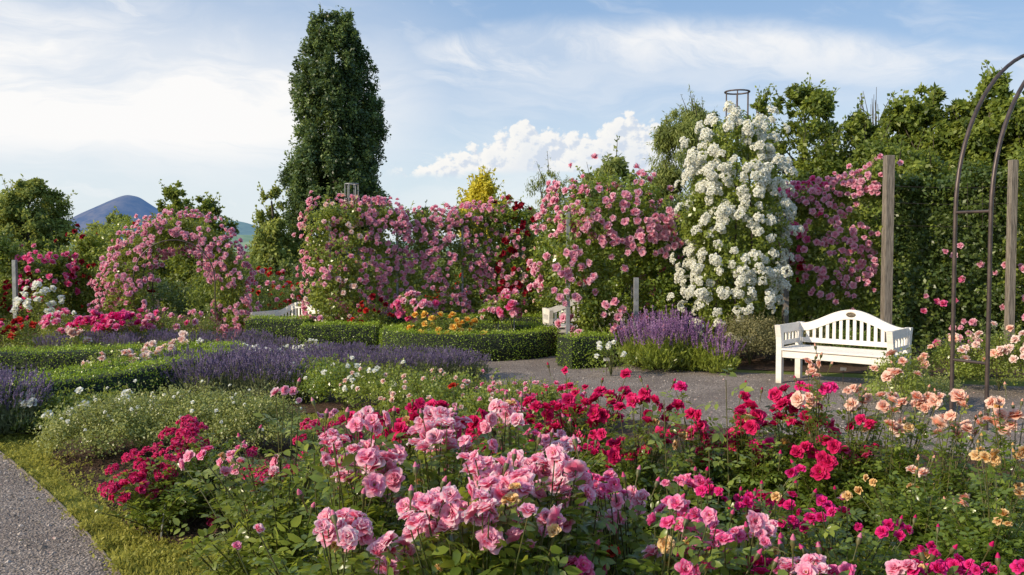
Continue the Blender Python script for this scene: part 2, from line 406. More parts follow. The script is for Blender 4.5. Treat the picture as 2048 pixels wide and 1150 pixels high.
def near_bush(name, label, px, Y, h, r, spec, kind, style='double', res=(4, 4), lm='rose_leaf', canes=34, leaf=.04, group=None, wilt=0, nleaf=11, jy=.10, second=None, cane_r=.004, lo=.22, buds=6):
    c0 = P(px, 800, Y); base = np.array([c0[0], Y, 0.0])
    t = thing(name, label, 'rose bush', base, 0, group)
    tips = []
    for s in spec:
        cx, cy, rx, ry, n, dm = s[:6]; kk = s[6] if len(s) > 6 else kind
        for q in spread(max(1, int(round(n * (.72 if kind == 'crimson' and n > 3 else .9 if kind == 'peach' and n > 2 else 1.4 if kind == 'pink' and n > 3 else 1)))), rx * (1.12 if kind == 'crimson' else 1), ry * (1.1 if kind == 'crimson' else 1)):
            p = P(cx + q[0], cy + q[1], Y + rn() * jy - q[1] / 1773 * Y * .5)
            size = dm / 1773 * Y / 2 * ru(.72, 1.14) * (.9 if kind in ('crimson', 'peach') else .77)
            tips.append((p, size, kk))
    bl, bs = Buf(), Buf(); cen = np.array([base[0], Y, h * .45])
    B0, RR, LL = [], [], []; canes = int(canes * 1.5); leaf *= .80; nleaf += 3; r = r * (.84 if Y > 3.1 else 1)
    def cane(tip, t1, nl, stem=True):
        b0 = base + np.array([rn() * .05, rn() * .05, 0])
        p1 = np.array([b0[0] * .62 + tip[0] * .38, b0[1] * .62 + tip[1] * .38, tip[2] * .62])
        pts = bez(b0, p1, tip, 7)
        if stem: tube(bs, pts, np.linspace(cane_r * 1.25, cane_r * .45, 7), 5, 0, False)
        tt = np.linspace(lo, t1, nl) + rn(nl) * .02; tt = np.clip(tt, .05, .99)[:, None]
        q = (1 - tt) ** 2 * b0 + 2 * tt * (1 - tt) * p1 + tt ** 2 * tip
        a = R.rand() * 6.28 + np.arange(nl) * 2.4
        d = np.stack([np.cos(a), np.sin(a), .35 + rn(nl) * .3], 1)
        B0.append(q); RR.append(d)
    for (p, size, kk) in tips: cane(p - np.array([0, 0, size * .5]), .9, max(4, nleaf - 3))
    for k in range(canes):
        a = R.rand() * 6.283; rr = r * R.rand() ** .55
        z = h * (1 - .35 * (rr / r) ** 2) * ru(.5, 1.)
        cane(base + np.array([cos(a) * rr, sin(a) * rr, z]), 1., nleaf)
    B0 = np.concatenate(B0); RR = np.concatenate(RR)
    compound(bl, B0, RR, ru(leaf * 1.1, leaf * 2., len(B0)), leaf)
    link('foliage', bl.mesh('rose_foliage', [lm], base), t)
    link('stems', bs.mesh('rose_canes', ['cane'], base), t)
    for i, (p, size, kk) in enumerate(tips):
        kk, size = (('wilted', size * .75) if R.rand() < .05 else (kk, size)); st_ = style if R.rand() < .62 else ('cup', 'double', 'open')[R.randint(3)]; put('bloom', blooms(kk, st_, res, 5)[R.randint(5)], p, baxis(p, cen, rnd=.6), size, t, base)
    for k in range(buds):
        if not tips: break
        p, size, kk = tips[R.randint(len(tips))]; q = p + np.array([rn() * .05, rn() * .04, ru(.02, .07)])
        bb = Buf(); tube(bb, [(0, 0, -.055), (0, 0, -.012), (0, 0, 0), (0, 0, .012), (0, 0, .022)], [.0018, .002, .008, .007, .002], 6, 1)
        tube(bb, [(0, 0, .004), (0, 0, .014), (0, 0, .026)], [.0066, .007, .0015], 6, 0)
        put('bud', bb.mesh('rose_bud', [kk, 'cane']), q, [rn() * .3, rn() * .3, 1], 1, t, base)
    return t
def far_bush(name, label, px, Y, h, r, nb, dm, kinds, lm='rose_leaf', per=34, ncl=90, leaf=.03, group=None, style='pom', res=(2, 2), clus=None, cat='rose bush', rx=None, front=True, zmin=.35, x=None):
    """small shrub seen from a distance; nb blooms of dm metres; kinds a list"""
    bx = P(px, 700, Y)[0] if x is None else x; g0 = float(gz(Y)); base = np.array([bx, Y, g0]); rx = rx or r; h = h - g0
    t = thing(name, label, cat, base, 0, group)
    b = Buf(); k = ncl
    q = nrm(rn(k, 3)); q[:, 2] = np.abs(q[:, 2]) * 1.1 - .25; rad = ru(.5, 1., k)[:, None] ** .6
    bump = 1 + .15 * np.sin(q[:, :1] * 7 + px) * np.cos(q[:, 1:2] * 6)
    C = q * rad * bump * np.array([rx, r, h * .55]) + np.array([0, 0, h * .45]); C[:, 2] = np.clip(C[:, 2], .05, None)
    clumps(b, C + base, q, per, ru(.08, .16, k) * (h / .5) ** .5, leaf, 'far', 0)
    # thin twigs that break the outline
    for i in range(10):
        a = R.rand() * 6.28; tp = base + np.array([cos(a) * rx * ru(.2, .9), sin(a) * r * ru(.2, .9), h * ru(.85, 1.12)])
        pts = bez(base, np.array([(base[0] + tp[0]) / 2, (base[1] + tp[1]) / 2, tp[2] * .6]), tp, 5); tube(b, pts, [.004, .004, .003, .003, .002], 4, 1, False)
        nl = 7; tt = ru(.6, 1, nl)[:, None]; pp = pts[2] * (1 - tt) + tp * tt
        leaves(b, pp, rn(nl, 3), rn(nl, 3) + [0, 0, 1], leaf * 1.1, ru(.4, .9, nl))
    link('foliage', b.mesh('bush_foliage', [lm, 'cane'], base), t)
    for i in range(nb):
        a = ru(pi * .95, pi * 2.05) if front else R.rand() * 6.28; el = math.asin(ru(zmin * .6, 1))
        o = np.array([cos(a) * cos(el), sin(a) * cos(el), sin(el)])
        p = base + o * np.array([rx, r, h * .6]) * ru(.9, 1.12) + np.array([0, 0, h * .45])
        kk = kinds[R.randint(len(kinds))]
        if clus: put('flower_cluster', cluster(kk, clus)[R.randint(5)], p, baxis(p, base, .8, .3, .25), dm / 2 * ru(.7, 1.2), t, base)
        else: put('bloom', blooms(kk, style, res)[R.randint(4)], p, baxis(p, base), dm / 2 * ru(.8, 1.2), t, base)
    return t
def hedge(label, path, w, h, leaf=.022, dens=2600, closed=False, group='clipped box hedges', bulge=.0):
    path = np.asarray(path, float); base = np.array([path[:, 0].mean(), path[:, 1].mean(), 0])
    # resample
    if closed: path = np.vstack([path, path[:1]])
    seg = np.linalg.norm(np.diff(path, axis=0), axis=1); s = np.concatenate([[0], np.cumsum(seg)]); n = max(4, int(s[-1] / .12))
    u = np.linspace(0, s[-1], n); c = np.stack([np.interp(u, s, path[:, 0]), np.interp(u, s, path[:, 1])], 1)
    for _ in range(3):
        c2 = c.copy(); c2[1:-1] = (c[:-2] + c[1:-1] * 2 + c[2:]) / 4; c = c2
    t = nrm(np.gradient(c, axis=0)); m = np.stack([-t[:, 1], t[:, 0]], 1)
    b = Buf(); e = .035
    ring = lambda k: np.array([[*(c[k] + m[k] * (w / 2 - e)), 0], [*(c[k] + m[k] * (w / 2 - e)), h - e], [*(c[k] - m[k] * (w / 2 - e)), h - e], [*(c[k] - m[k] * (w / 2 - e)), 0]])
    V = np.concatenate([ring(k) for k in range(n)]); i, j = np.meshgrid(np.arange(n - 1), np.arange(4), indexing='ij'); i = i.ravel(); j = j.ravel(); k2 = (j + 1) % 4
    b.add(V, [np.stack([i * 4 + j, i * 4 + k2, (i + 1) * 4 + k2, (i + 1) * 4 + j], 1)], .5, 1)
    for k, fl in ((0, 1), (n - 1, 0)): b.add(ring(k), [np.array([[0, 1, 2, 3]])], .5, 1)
    per = w + 2 * h; L = s[-1]; N_ = int(L * per * dens)
    uu = R.rand(N_) * (n - 1); k = uu.astype(int).clip(0, n - 2); fr = (uu - k)[:, None]
    cc = c[k] * (1 - fr) + c[k + 1] * fr; mm = nrm(m[k] * (1 - fr) + m[k + 1] * fr)
    v = R.rand(N_) * per
    lf = (v < h)[:, None]; tp = ((v >= h) & (v < h + w))[:, None]
    off = np.where(lf, w / 2, np.where(tp, w / 2 - (v[:, None] - h), -w / 2)); z = np.where(lf[:, 0], v, np.where(tp[:, 0], h, per - v))
    nn = np.where(tp, 0, np.where(lf, 1, -1)) * 1.0
    jit = rn(N_) * .014 + .012 * np.sin(cc[:, 0] * 9 + z * 11) * np.cos(cc[:, 1] * 8 - z * 7)
    out_ = np.concatenate([mm * nn, tp * 1.0], 1)
    # rounded shoulders
    sh = np.clip((z - (h - .05)) / .05, 0, 1) * np.clip((np.abs(off[:, 0]) - (w / 2 - .05)) / .05, 0, 1)
    p = np.concatenate([cc + mm * off, z[:, None]], 1) + out_ * jit[:, None]
    p[:, :2] -= mm * np.sign(off) * (sh * .02)[:, None]; p[:, 2] -= sh * .02
    if not closed:
        ne = int(w * h * dens)
        for k, sg in ((0, -1), (n - 1, 1)):
            a = ru(-w / 2, w / 2, ne)[:, None]; zz = ru(0, h, ne)
            q = np.concatenate([c[k] + m[k] * a + t[k] * sg * (rn(ne, 1) * .012), zz[:, None]], 1)
            p = np.vstack([p, q]); out_ = np.vstack([out_, np.tile([*(t[k] * sg), 0], (ne, 1))])
    Nt = len(p); lo = np.sin(p[:, 0] * 5.1) * np.cos(p[:, 1] * 4.3 + p[:, 2] * 6) * .12
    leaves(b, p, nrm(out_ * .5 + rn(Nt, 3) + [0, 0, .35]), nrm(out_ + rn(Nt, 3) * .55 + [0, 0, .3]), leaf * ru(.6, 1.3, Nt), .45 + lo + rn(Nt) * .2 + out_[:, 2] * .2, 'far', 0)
    # long shoots the shears missed
    ns = int(L * 26); k = R.randint(0, n, ns); q = np.concatenate([c[k] + m[k] * ru(-w / 2, w / 2, ns)[:, None], np.full((ns, 1), h)], 1)
    for d_ in (.0, .012, .024): leaves(b, q + np.array([0, 0, d_]) + rn(ns, 3) * .004, rn(ns, 3) + [0, 0, .9], rn(ns, 3) + [0, 0, .4], leaf * 1.1, ru(.6, 1, ns))
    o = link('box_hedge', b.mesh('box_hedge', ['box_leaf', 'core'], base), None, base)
    return tag(o, label, 'hedge', group)

def spike_plant(nst, rad, h, head, hr, leafm, flm, leaf_n=900, spreadk=.55, leafs=.05):
    """a clump of flowering spikes: returns (foliage mesh, spikes mesh)"""
    bf, bs = Buf(), Buf()
    k = leaf_n; a = R.rand(k) * 6.28; r = rad * R.rand(k) ** .5; el = R.rand(k) ** .6
    p = np.stack([np.cos(a) * r * (.55 + .45 * el), np.sin(a) * r * (.55 + .45 * el), el * h * .62 * (1 - .5 * (r / rad) ** 2)], 1)
    leaves(bf, p, np.stack([np.cos(a) * .6, np.sin(a) * .6, np.ones(k)], 1) + rn(k, 3) * .45, rn(k, 3), leafs * ru(.6, 1.3, k), .4 + el * .3 + rn(k) * .2, 'slim')
    for i in range(nst):
        a = R.rand() * 6.28; q = R.rand() ** .55; lean = spreadk * q
        b0 = np.array([cos(a) * rad * .55 * q, sin(a) * rad * .55 * q, h * .1])
        L = h * ru(.72, 1.08) * (1 - .18 * q); d = nrm([cos(a) * lean + rn() * .07, sin(a) * lean + rn() * .07, 1])
        tp = b0 + d * L; md = b0 + d * L * .5 + [0, 0, .02]
        hl = head * ru(.6, 1.25); h0 = tp - d * hl
        tube(bf, np.array([b0, md, h0]), [.0016, .0014, .0012], 3, 0, False, .75)
        m = max(3, int(hl / .016)); tt = np.linspace(0, 1, m)
        rr = hr * (.55 + .45 * np.sin(np.arange(m) * 2.4)) * (1 - tt * .6); rr[0] *= .6; rr[-1] = .0012
        rv = np.clip(.5 + rn() * .25, 0, 1)
        tube(bs, h0 + d * hl * tt[:, None], rr, 4, 0, False, rv)
        nf = int(m * 3); ff = R.rand(nf)[:, None]; pp = h0 + d * hl * ff
        leaves(bs, pp, rn(nf, 3) + d * .6, rn(nf, 3), hr * ru(1.4, 2.6, nf), rv + rn(nf) * .25, 'far')
    return bf.mesh('clump_foliage', [leafm]), bs.mesh('clump_spikes', [flm])

def limbs(b, base, top, r0, targets, wob=.05):
    h = top - base[2]; n = 9; z = np.linspace(0, 1, n)
    pts = np.stack([base[0] + np.sin(z * 5 + base[0]) * wob * z, base[1] + np.cos(z * 4) * wob * z, base[2] + z * h], 1)
    tube(b, pts, r0 * (1 - .85 * z) + .01, 8)
    for T_ in targets:
        f = np.clip((T_[2] - base[2]) / h - ru(.12, .3), .08, .9); k = f * (n - 1); i = int(k); s0 = pts[i] + (pts[min(i + 1, n - 1)] - pts[i]) * (k - i)
        tube(b, bez(s0, np.array([(s0[0] + T_[0]) / 2, (s0[1] + T_[1]) / 2, s0[2] * .6 + T_[2] * .4]), np.asarray(T_), 6), np.linspace(r0 * .38 * (1 - f) + .012, .008, 6), 5)
def tree(name, label, px, Y, top_py, w_px, prof, lm, ncl=420, per=60, leaf=.12, crad=.35, z0=.5, group=None, lobes=.22, inner=.45, droop=0, kind='far', shoots=40, seed=0, trunk_r=.12, fork=1, shootl=1.0, flat=1.0, vary=.42, lumps=26, lr=.30, lz=.8):
    """prof: list of (height fraction, radius fraction)"""
    bx = P(px, 500, Y)[0]; H = P(px, top_py, Y)[2]; rad = w_px / 2 * Y / F; base = np.array([bx, Y, float(gz(Y))]); z0 += base[2]
    t = thing(name, label, 'tree', base, ru(0, 0), group)
    ph = R.rand(4) * 6.28
    pr = np.asarray(prof, float)
    tt = R.rand(ncl * 4); rr = np.interp(tt, pr[:, 0], pr[:, 1]); keep = R.rand(ncl * 4) < (rr / rr.max() * .85 + .15); tt = tt[keep][:ncl]; K = len(tt)
    a = R.rand(K) * 6.283; rr = np.interp(tt, pr[:, 0], pr[:, 1]) * rad
    lob = 1 + lobes * (np.sin(a * 2 + ph[0] + tt * 5) * .5 + np.sin(a * 3 + ph[1] - tt * 9) * .35 + np.sin(tt * 23 + ph[2] + a) * .3)
    q = (inner + (1 - inner) * R.rand(K) ** .5) * lob
    z = z0 + tt * (H - z0 - crad * .5)
    C = np.stack([bx + np.cos(a) * rr * q, Y + np.sin(a) * rr * q, z], 1)
    sl = np.interp(np.clip(tt + .06, 0, 1), pr[:, 0], pr[:, 1]) - np.interp(np.clip(tt - .06, 0, 1), pr[:, 0], pr[:, 1])
    O = nrm(np.stack([np.cos(a), np.sin(a), .25 - sl * 2.2], 1))
    if lumps:
        big = C[R.choice(K, lumps, False)]; ax_ = np.array([bx, Y, 0]); big[:, :2] = ax_[:2] + (big[:, :2] - ax_[:2]) * .80
        li = R.randint(0, lumps, K); LR = lr * rad * ru(.6, 1.25, lumps) * np.clip(np.interp((big[:, 2] - z0) / (H - z0), pr[:, 0], pr[:, 1]), .42, 1); uu_ = nrm(rn(K, 3)); uu_[:, 2] = uu_[:, 2] * .85 + .15
        m_ = R.rand(K) < .68; Cn = big[li] + uu_ * (LR[li] * (.55 + .45 * R.rand(K)))[:, None] * [1, 1, lz]; C = np.where(m_[:, None], Cn, C); O = np.where(m_[:, None], nrm(uu_ + O * .4), O); C[:, 2] = np.minimum(C[:, 2], H)
    b = Buf(); clumps(b, C, O, per, crad * ru(.45, .95, K) * np.clip(rr / rad, .45, 1), leaf, kind, 0, droop, vary, flat)
    # leading shoots so the outline is ragged
    for i in range(shoots):
        k = R.randint(K); p0 = C[k]; d = nrm(O[k] * .6 + np.array([0, 0, .9]) + rn(3) * .25); L = crad * ru(1., 2.1) * shootl; m = int(16 * shootl)
        u = R.rand(m)[:, None]; tube(b, [p0, p0 + d * L * .5, p0 + d * L], [.012, .009, .004], 3, 1, False); leaves(b, p0 + d * L * u + rn(m, 3) * .03, rn(m, 3) + d, rn(m, 3) + O[k], leaf * ru(.6, 1.1, m), ru(.4, 1, m), kind)
    link('crown', b.mesh(name + '_crown', [lm, 'bark'], base), t)
    bt = Buf(); sel = R.choice(K, min(K, 26), False)
    limbs(bt, base, z0 + (H - z0) * .86, trunk_r, [C[k] * .9 + np.array([bx, Y, C[k][2]]) * .1 for k in sel], .08)
    link('trunk', bt.mesh(name + '_trunk', ['bark'], base), t)
    return t

def vine(name, label, sampler, ncl, per, crad, leaf, lm, flowers, base, cat='climbing rose', group=None, out_k=.14, shoots=30, kind='far', vary=.25):
    """a climbing plant grown over sampler(n) -> (points, outward). flowers: list of (kind, count, size, clusters_of, where, mesh)"""
    base = np.asarray(base, float); base[2] = float(gz(base[1])); t = thing(name, label, cat, base, 0, group)
    C, O = sampler(ncl); b = Buf()
    C = C - O * ru(.0, .22, len(C))[:, None]
    clumps(b, C, O, per, crad * ru(.6, 1.25, len(C)), leaf, kind, 0, 0, vary)
    S, SO = sampler(shoots)
    for i in range(shoots):
        d = nrm(SO[i] * .7 + np.array([0, 0, .8]) + rn(3) * .5); L = ru(.12, .4); m = 12; u = R.rand(m)[:, None]
        pts = np.array([S[i] - d * .05, S[i] + d * L * .6, S[i] + d * L + [0, 0, -.05 * L]])
        tube(b, pts, [.004, .003, .002], 4, 1, False)
        leaves(b, S[i] + d * L * u, rn(m, 3), rn(m, 3) + SO[i], leaf * ru(.8, 1.2, m), ru(.5, 1, m), kind)
    link('foliage', b.mesh(name + '_foliage', [lm, 'cane'], base), t)
    allb = []
    for (kd, n, dm, per_c, where, how) in flowers:
        got = 0; tries = 0
        while got < n and tries < 400:
            tries += 1
            C2, O2 = sampler(60); ok = where(C2) if where else np.ones(len(C2), bool)
            ok &= (O2[:, 1] < .35)
            for c, o in zip(C2[ok], O2[ok]):
                m = max(1, int(R.poisson(per_c)))
                for j in range(m):
                    off = rn(3) * dm * .62 * m ** .33; off -= o * np.dot(off, o) * .6
                    p = c + o * (out_k * ru(.45, 1.15)) + off
                    if how == 'cluster': me = cluster(kd, 9)[R.randint(5)]; ax = nrm(o * .9 + nrm(CAM - c) * .3 + [0, 0, .3] + rn(3) * .25)
                    else: me = blooms(kd, how, (2, 2) if how == 'pom' else (3, 2))[R.randint(4)]; ax = nrm(o * .8 + nrm(CAM - p) * .5 + [-.15, 0, .25] + rn(3) * .35)
                    allb.append((p, ax, dm / 2 * ru(.75, 1.2), me, how)); got += 1
                if got >= n: break
    R.shuffle(allb)
    allb.sort(key=lambda q: (q[0][1] * .5 - q[2] * 12))
    mix_ = Buf(); kinds = []
    for i, (p, ax, s, me, how) in enumerate(allb):
        if i < 100: put('flower_cluster' if how == 'cluster' else 'bloom', me, p, ax, s, t, base)
    rest = {}
    for (p, ax, s, me, how) in allb[100:]: rest.setdefault(me.materials[0].name, []).append((p, ax, s, me))
    if rest:
        names = list(rest); bb = Buf()
        for mi, k in enumerate(names):
            for (p, ax, s, me) in rest[k]:
                k4 = len(bb.f.get(4, [])); mesh_into(bb, me, p, ax, s)
                L = bb.f[4]; f, r, m_ = L[-1]; L[-1] = (f, r, np.full(len(f), mi))
        o = link('small_blooms', bb.mesh(name + '_small_blooms', names, base), t); o['kind'] = 'stuff'
    return t

# ------------------------------------------------------------ camera, light, world
cam = bpy.data.cameras.new('camera'); co = bpy.data.objects.new('camera', cam); COL.objects.link(co)
cam.sensor_width = 36; cam.lens = 36 * F / 2048; cam.clip_end = 20000; cam.clip_start = .05
co.location = (0, 0, CZ); co.rotation_euler = (pi / 2 - TH, 0, 0); sc.camera = co
cam.dof.use_dof = False
AZ = radians(241); EL = radians(27)
SUN = np.array([sin(AZ) * cos(EL), cos(AZ) * cos(EL), sin(EL)])
sl = bpy.data.lights.new('sun', 'SUN'); so = bpy.data.objects.new('sun', sl); COL.objects.link(so)
sl.energy = 5.0; sl.angle = radians(.6); sl.color = (1, .85, .64)
so.rotation_euler = Vector(SUN).to_track_quat('Z', 'Y').to_euler(); so.location = (-8, -2, 6)

w = bpy.data.worlds.new("World"); sc.world = w; w.use_nodes = True; nt = w.node_tree; nt.nodes.clear(); n = N(nt)
sky = n.n('ShaderNodeTexSky'); sky.sky_type = 'NISHITA'; sky.sun_disc = False; sky.sun_elevation = EL; sky.sun_rotation = AZ
sky.air_density = 1.0; sky.dust_density = .6; sky.ozone_density = 2.5
tc = n.n('ShaderNodeTexCoord').outputs['Generated']
sx = n.n('ShaderNodeSeparateXYZ'); n.l(tc, sx.inputs[0]); X, Y_, Z = sx.outputs
az = n.m('ARCTAN2', X, Y_); el = n.m('ARCSINE', Z)
def vec(a, b, c=0.0):
    x = n.n('ShaderNodeCombineXYZ'); n.set(x.inputs[0], a); n.set(x.inputs[1], b); n.set(x.inputs[2], c); return x.outputs[0]
def sc_(v, k, o=0.0): return n.m('MULTIPLY_ADD', v, k, o)
def gauss(v, c, wd):
    q = n.m('DIVIDE', n.m('SUBTRACT', v, c), wd); return n.m('POWER', 2.718, n.m('MULTIPLY', n.m('MULTIPLY', q, q), -1.0))
STR = .15
base = sky.outputs[0]
# soften the clear sky towards the photograph's pale blue
clear = n.mix(.78, base, n.ramp(n.sstep(el, 0, .36), [(0, (4.7, 5.5, 6.0)), (.45, (3.0, 4.0, 5.4)), (1, (1.6, 2.8, 4.7))]))
CW = (6.5, 6.45, 6.4)
warp = n.noise(vec(sc_(az, 2.2), sc_(el, 5.0), 3.0), 1.6, 4, .55)
st = n.noise(vec(sc_(az, 1.5, 4.0), n.m('ADD', sc_(el, 6.5), sc_(warp, 1.1)), 1.0), 1.7, 8, .6, .35)
fine = n.noise(vec(sc_(az, 4.0, 1.0), n.m('ADD', n.m('ADD', sc_(el, 13.0), sc_(az, 2.2)), sc_(warp, 1.6)), 5.0), 2.0, 7, .62, .5)
leftw = n.sstep(az, .02, -.34)
band = gauss(el, .165, .075)
haze = n.m('MULTIPLY', leftw, n.m('ADD', n.m('MULTIPLY', band, 1.15), .16), clamp=True)
haze = n.m('MULTIPLY', haze, n.m('ADD', n.m('MULTIPLY', n.sstep(st, .33, .58), .6), .58), clamp=True)
elc = n.m('ADD', .247, n.m('MULTIPLY', n.m('POWER', n.m('ABSOLUTE', n.m('SUBTRACT', az, .13)), 2.0), -.48))
dd = n.m('SUBTRACT', n.m('ADD', el, sc_(st, .06, -.03)), elc)
up_ = n.m('MULTIPLY', n.sstep(dd, .022, -.008), n.sstep(dd, -.095, -.004))
arcw = n.m('MULTIPLY', n.sstep(az, -.20, -.02), n.m('SUBTRACT', 1.0, n.m('MULTIPLY', n.sstep(az, .25, .6), .35)))
arc = n.m('MULTIPLY', n.m('MULTIPLY', up_, arcw), n.m('ADD', .28, n.m('MULTIPLY', n.sstep(fine, .32, .68), .62)))
low = n.m('MULTIPLY', n.sstep(dd, 0.0, -.04), n.m('MULTIPLY', n.sstep(az, -.3, -.02), n.m('ADD', .10, n.m('MULTIPLY', n.sstep(st, .4, .7), .35))))
thin = n.m('MULTIPLY', n.sstep(fine, .46, .74), n.m('ADD', .22, n.m('MULTIPLY', leftw, .45)))
f = n.m('MAXIMUM', haze, n.m('MAXIMUM', arc, n.m('MAXIMUM', thin, low)))
horizon = n.m('MULTIPLY', n.sstep(el, .11, -.01), .55)
c1 = n.mix(f, clear, CW)
c1 = n.mix(horizon, c1, (5.2, 5.65, 5.9))
# heaped cumulus bank low in the sky
def bill(vx, vy, z):
    v = vec(vx, vy, z)
    a = n.n('ShaderNodeTexVoronoi', feature='F1', voronoi_dimensions='2D'); a.inputs['Scale'].default_value = 1
    a.inputs['Detail'].default_value = 3.0; a.inputs['Roughness'].default_value = .55; a.inputs['Lacunarity'].default_value = 2.2; n.l(v, a.inputs['Vector']); a.normalize = True
    return n.m('SUBTRACT', 1.0, a.outputs['Distance'])
def cum(dx, dy):
    ax = n.m('ADD', az, dx); ey = n.m('ADD', el, dy)
    bl = bill(sc_(ax, 34.0, 3.0), sc_(ey, 40.0), 2.3)
    top = n.m('ADD', n.m('MULTIPLY', gauss(ax, .016, .020), .022), n.m('MULTIPLY', gauss(ax, .125, .034), .020))
    top = n.m('ADD', top, n.m('MULTIPLY', n.m('MULTIPLY', n.sstep(ax, -.145, .02), n.sstep(ax, .215, .17)), .040))
    hgt = n.m('SUBTRACT', ey, .085)
    den = n.m('SUBTRACT', n.m('ADD', top, n.m('MULTIPLY', n.m('SUBTRACT', bl, .66), .075)), hgt)
    return den, hgt, ax
d0, hg, ax = cum(0.0, 0.0); d1, _, _ = cum(-.0045, .0045)
mask = n.m('MULTIPLY', n.sstep(d0, -.001, .007), n.sstep(n.m('ADD', hg, sc_(fine, .03, -.015)), -.004, .006))
mask = n.m('MULTIPLY', mask, n.m('MULTIPLY', n.sstep(ax, .23, .18), n.sstep(ax, -.15, -.10)))
lit = n.sstep(n.m('SUBTRACT', d0, d1), -.006, .008)
depth = n.sstep(d0, .0, .06)
ccol = n.mix(n.m('MULTIPLY', n.m('SUBTRACT', 1.0, lit), .75), (6.7, 6.5, 6.15), (3.7, 4.3, 5.3))
ccol = n.mix(n.m('MULTIPLY', depth, .45), ccol, (4.1, 4.7, 5.6))
c2 = n.mix(n.m('MULTIPLY', mask, .9), c1, ccol)
bg = n.n('ShaderNodeBackground'); n.l(c2, bg.inputs[0]); bg.inputs[1].default_value = STR
wo = n.n('ShaderNodeOutputWorld'); n.l(bg.outputs[0], wo.inputs[0])
w.cycles.sampling_method = 'MANUAL'; w.cycles.sample_map_resolution = 256
sc.view_settings.view_transform = 'Standard'; sc.view_settings.look = 'None'; sc.view_settings.exposure = 0
sc.render.engine = 'CYCLES'; sc.cycles.max_bounces = 6; sc.cycles.transparent_max_bounces = 4

# ------------------------------------------------------------ ground
def gmat(name, kind):
    m, nt = mat(name); q = N(nt); g = q.n('ShaderNodeNewGeometry').outputs['Position']
    p = q.n('ShaderNodeBsdfPrincipled'); p.inputs['Roughness'].default_value = .9; p.inputs['Specular IOR Level'].default_value = .2
    b = q.n('ShaderNodeBump')
    if kind == 'gravel':
        v = q.n('ShaderNodeTexVoronoi'); v.inputs['Scale'].default_value = 75; q.l(g, v.inputs['Vector'])
        c = q.ramp(v.outputs['Color'], [(0, (.13, .105, .09)), (.5, (.25, .21, .185)), (1, (.46, .395, .35))])
        big = q.noise(g, 1.3, 5, .6); c = q.mix(q.m('MULTIPLY', q.sstep(big, .38, .62), .55), c, (.15, .12, .105)); mid = q.noise(g, 9, 5, .7); c = q.mix(q.m('MULTIPLY', q.sstep(mid, .5, .72), .5), c, (.36, .31, .27))
        h = q.m('ADD', q.m('MULTIPLY', q.m('SUBTRACT', 1.0, v.outputs['Distance']), .6), q.noise(g, 22, 5, .7)); b.inputs['Strength'].default_value = .9; b.inputs['Distance'].default_value = .018
    elif kind == 'soil':
        no = q.noise(g, 14, 8, .7); c = q.ramp(no, [(.3, (.055, .032, .022)), (.55, (.12, .075, .05)), (.75, (.2, .135, .095))])
        h = q.m('ADD', q.noise(g, 30, 6, .7), q.noise(g, 6, 4)); b.inputs['Strength'].default_value = 1; b.inputs['Distance'].default_value = .05
    else:
        no = q.noise(g, 40, 6, .7); c = q.ramp(no, [(.3, (.07, .10, .02)), (.6, (.17, .2, .035)), (.8, (.3, .29, .07))])
        big = q.noise(g, 1.1, 4); c = q.mix(q.m('MULTIPLY', q.sstep(big, .4, .7), .5), c, (.26, .25, .07))
        h = q.noise(g, 60, 5, .7); b.inputs['Strength'].default_value = .8; b.inputs['Distance'].default_value = .03
    q.l(c, p.inputs['Base Color']); q.l(h, b.inputs['Height']); q.l(b.outputs[0], p.inputs['Normal']); out(q, p.outputs[0]); return m
M['lawn'] = gmat('lawn', 'lawn'); M['gravel'] = gmat('gravel', 'gravel'); M['soil'] = gmat('soil', 'soil')
b = Buf(); gy = np.array([-9000, -600, -40, 0, 8, 14.6, 16, 18, 19.94, 24, 60, 400, 2000, 9000.]); gx = np.array([-9000, -800, -60, -20, -8, 0, 8, 20, 60, 800, 9000.])
GX, GY = np.meshgrid(gx, gy); V = np.stack([GX.ravel(), GY.ravel(), gz(GY.ravel())], 1); i, j = np.meshgrid(np.arange(len(gy) - 1), np.arange(len(gx) - 1), indexing='ij'); i = i.ravel(); j = j.ravel(); k = len(gx)
b.add(V, [np.stack([i * k + j, i * k + j + 1, (i + 1) * k + j + 1, (i + 1) * k + j], 1)])
tag(link('ground', b.mesh('ground', ['lawn'], smooth=False)), 'sunlit mown lawn between the rose beds', 'lawn', None, 'structure')
def sheet(name, poly, z, m, label, cat):
    b = Buf(); p = np.array([[q[0], q[1], z] for q in poly]); b.add(p, [np.arange(len(p))[None]])
    return tag(link(name, b.mesh(name, [m], smooth=False)), label, cat, None, 'structure')
def smooth_poly(p, it=2):
    p = np.asarray([q[:2] for q in p], float)
    for _ in range(it):
        a = p * .75 + np.roll(p, -1, 0) * .25; c = p * .25 + np.roll(p, -1, 0) * .75; p = np.stack([a, c], 1).reshape(-1, 2)
    return p
edge = [G(*q)[:2] for q in ((-180, 830), (-80, 868), (0, 905), (60, 955), (130, 1020), (190, 1088), (240, 1150), (300, 1250))]
path_poly = np.array(edge + [(-1.55, 2.4), (-12, 2.2), (-12, 9.5)])
sheet('gravel_path', path_poly, .004, 'gravel', 'grey gravel path in the lower corner edged by grass', 'gravel path')
plaza = smooth_poly([G(955, 815), G(1160, 845), G(1400, 866), G(1650, 896), G(1850, 922), G(2048, 950), (7, 5.2), (11, 5.2), (11, 9.2), G(1960, 772), G(1830, 762), G(1545, 748), G(1280, 738), G(1245, 722), G(1100, 712), G(960, 706), G(760, 706), G(600, 700), G(480, 700), G(480, 716), G(760, 740), G(930, 760)], 2)
sheet('gravel_plaza', plaza, .004, 'gravel', 'gravel walk curving past the white bench and the round hedge', 'gravel path')
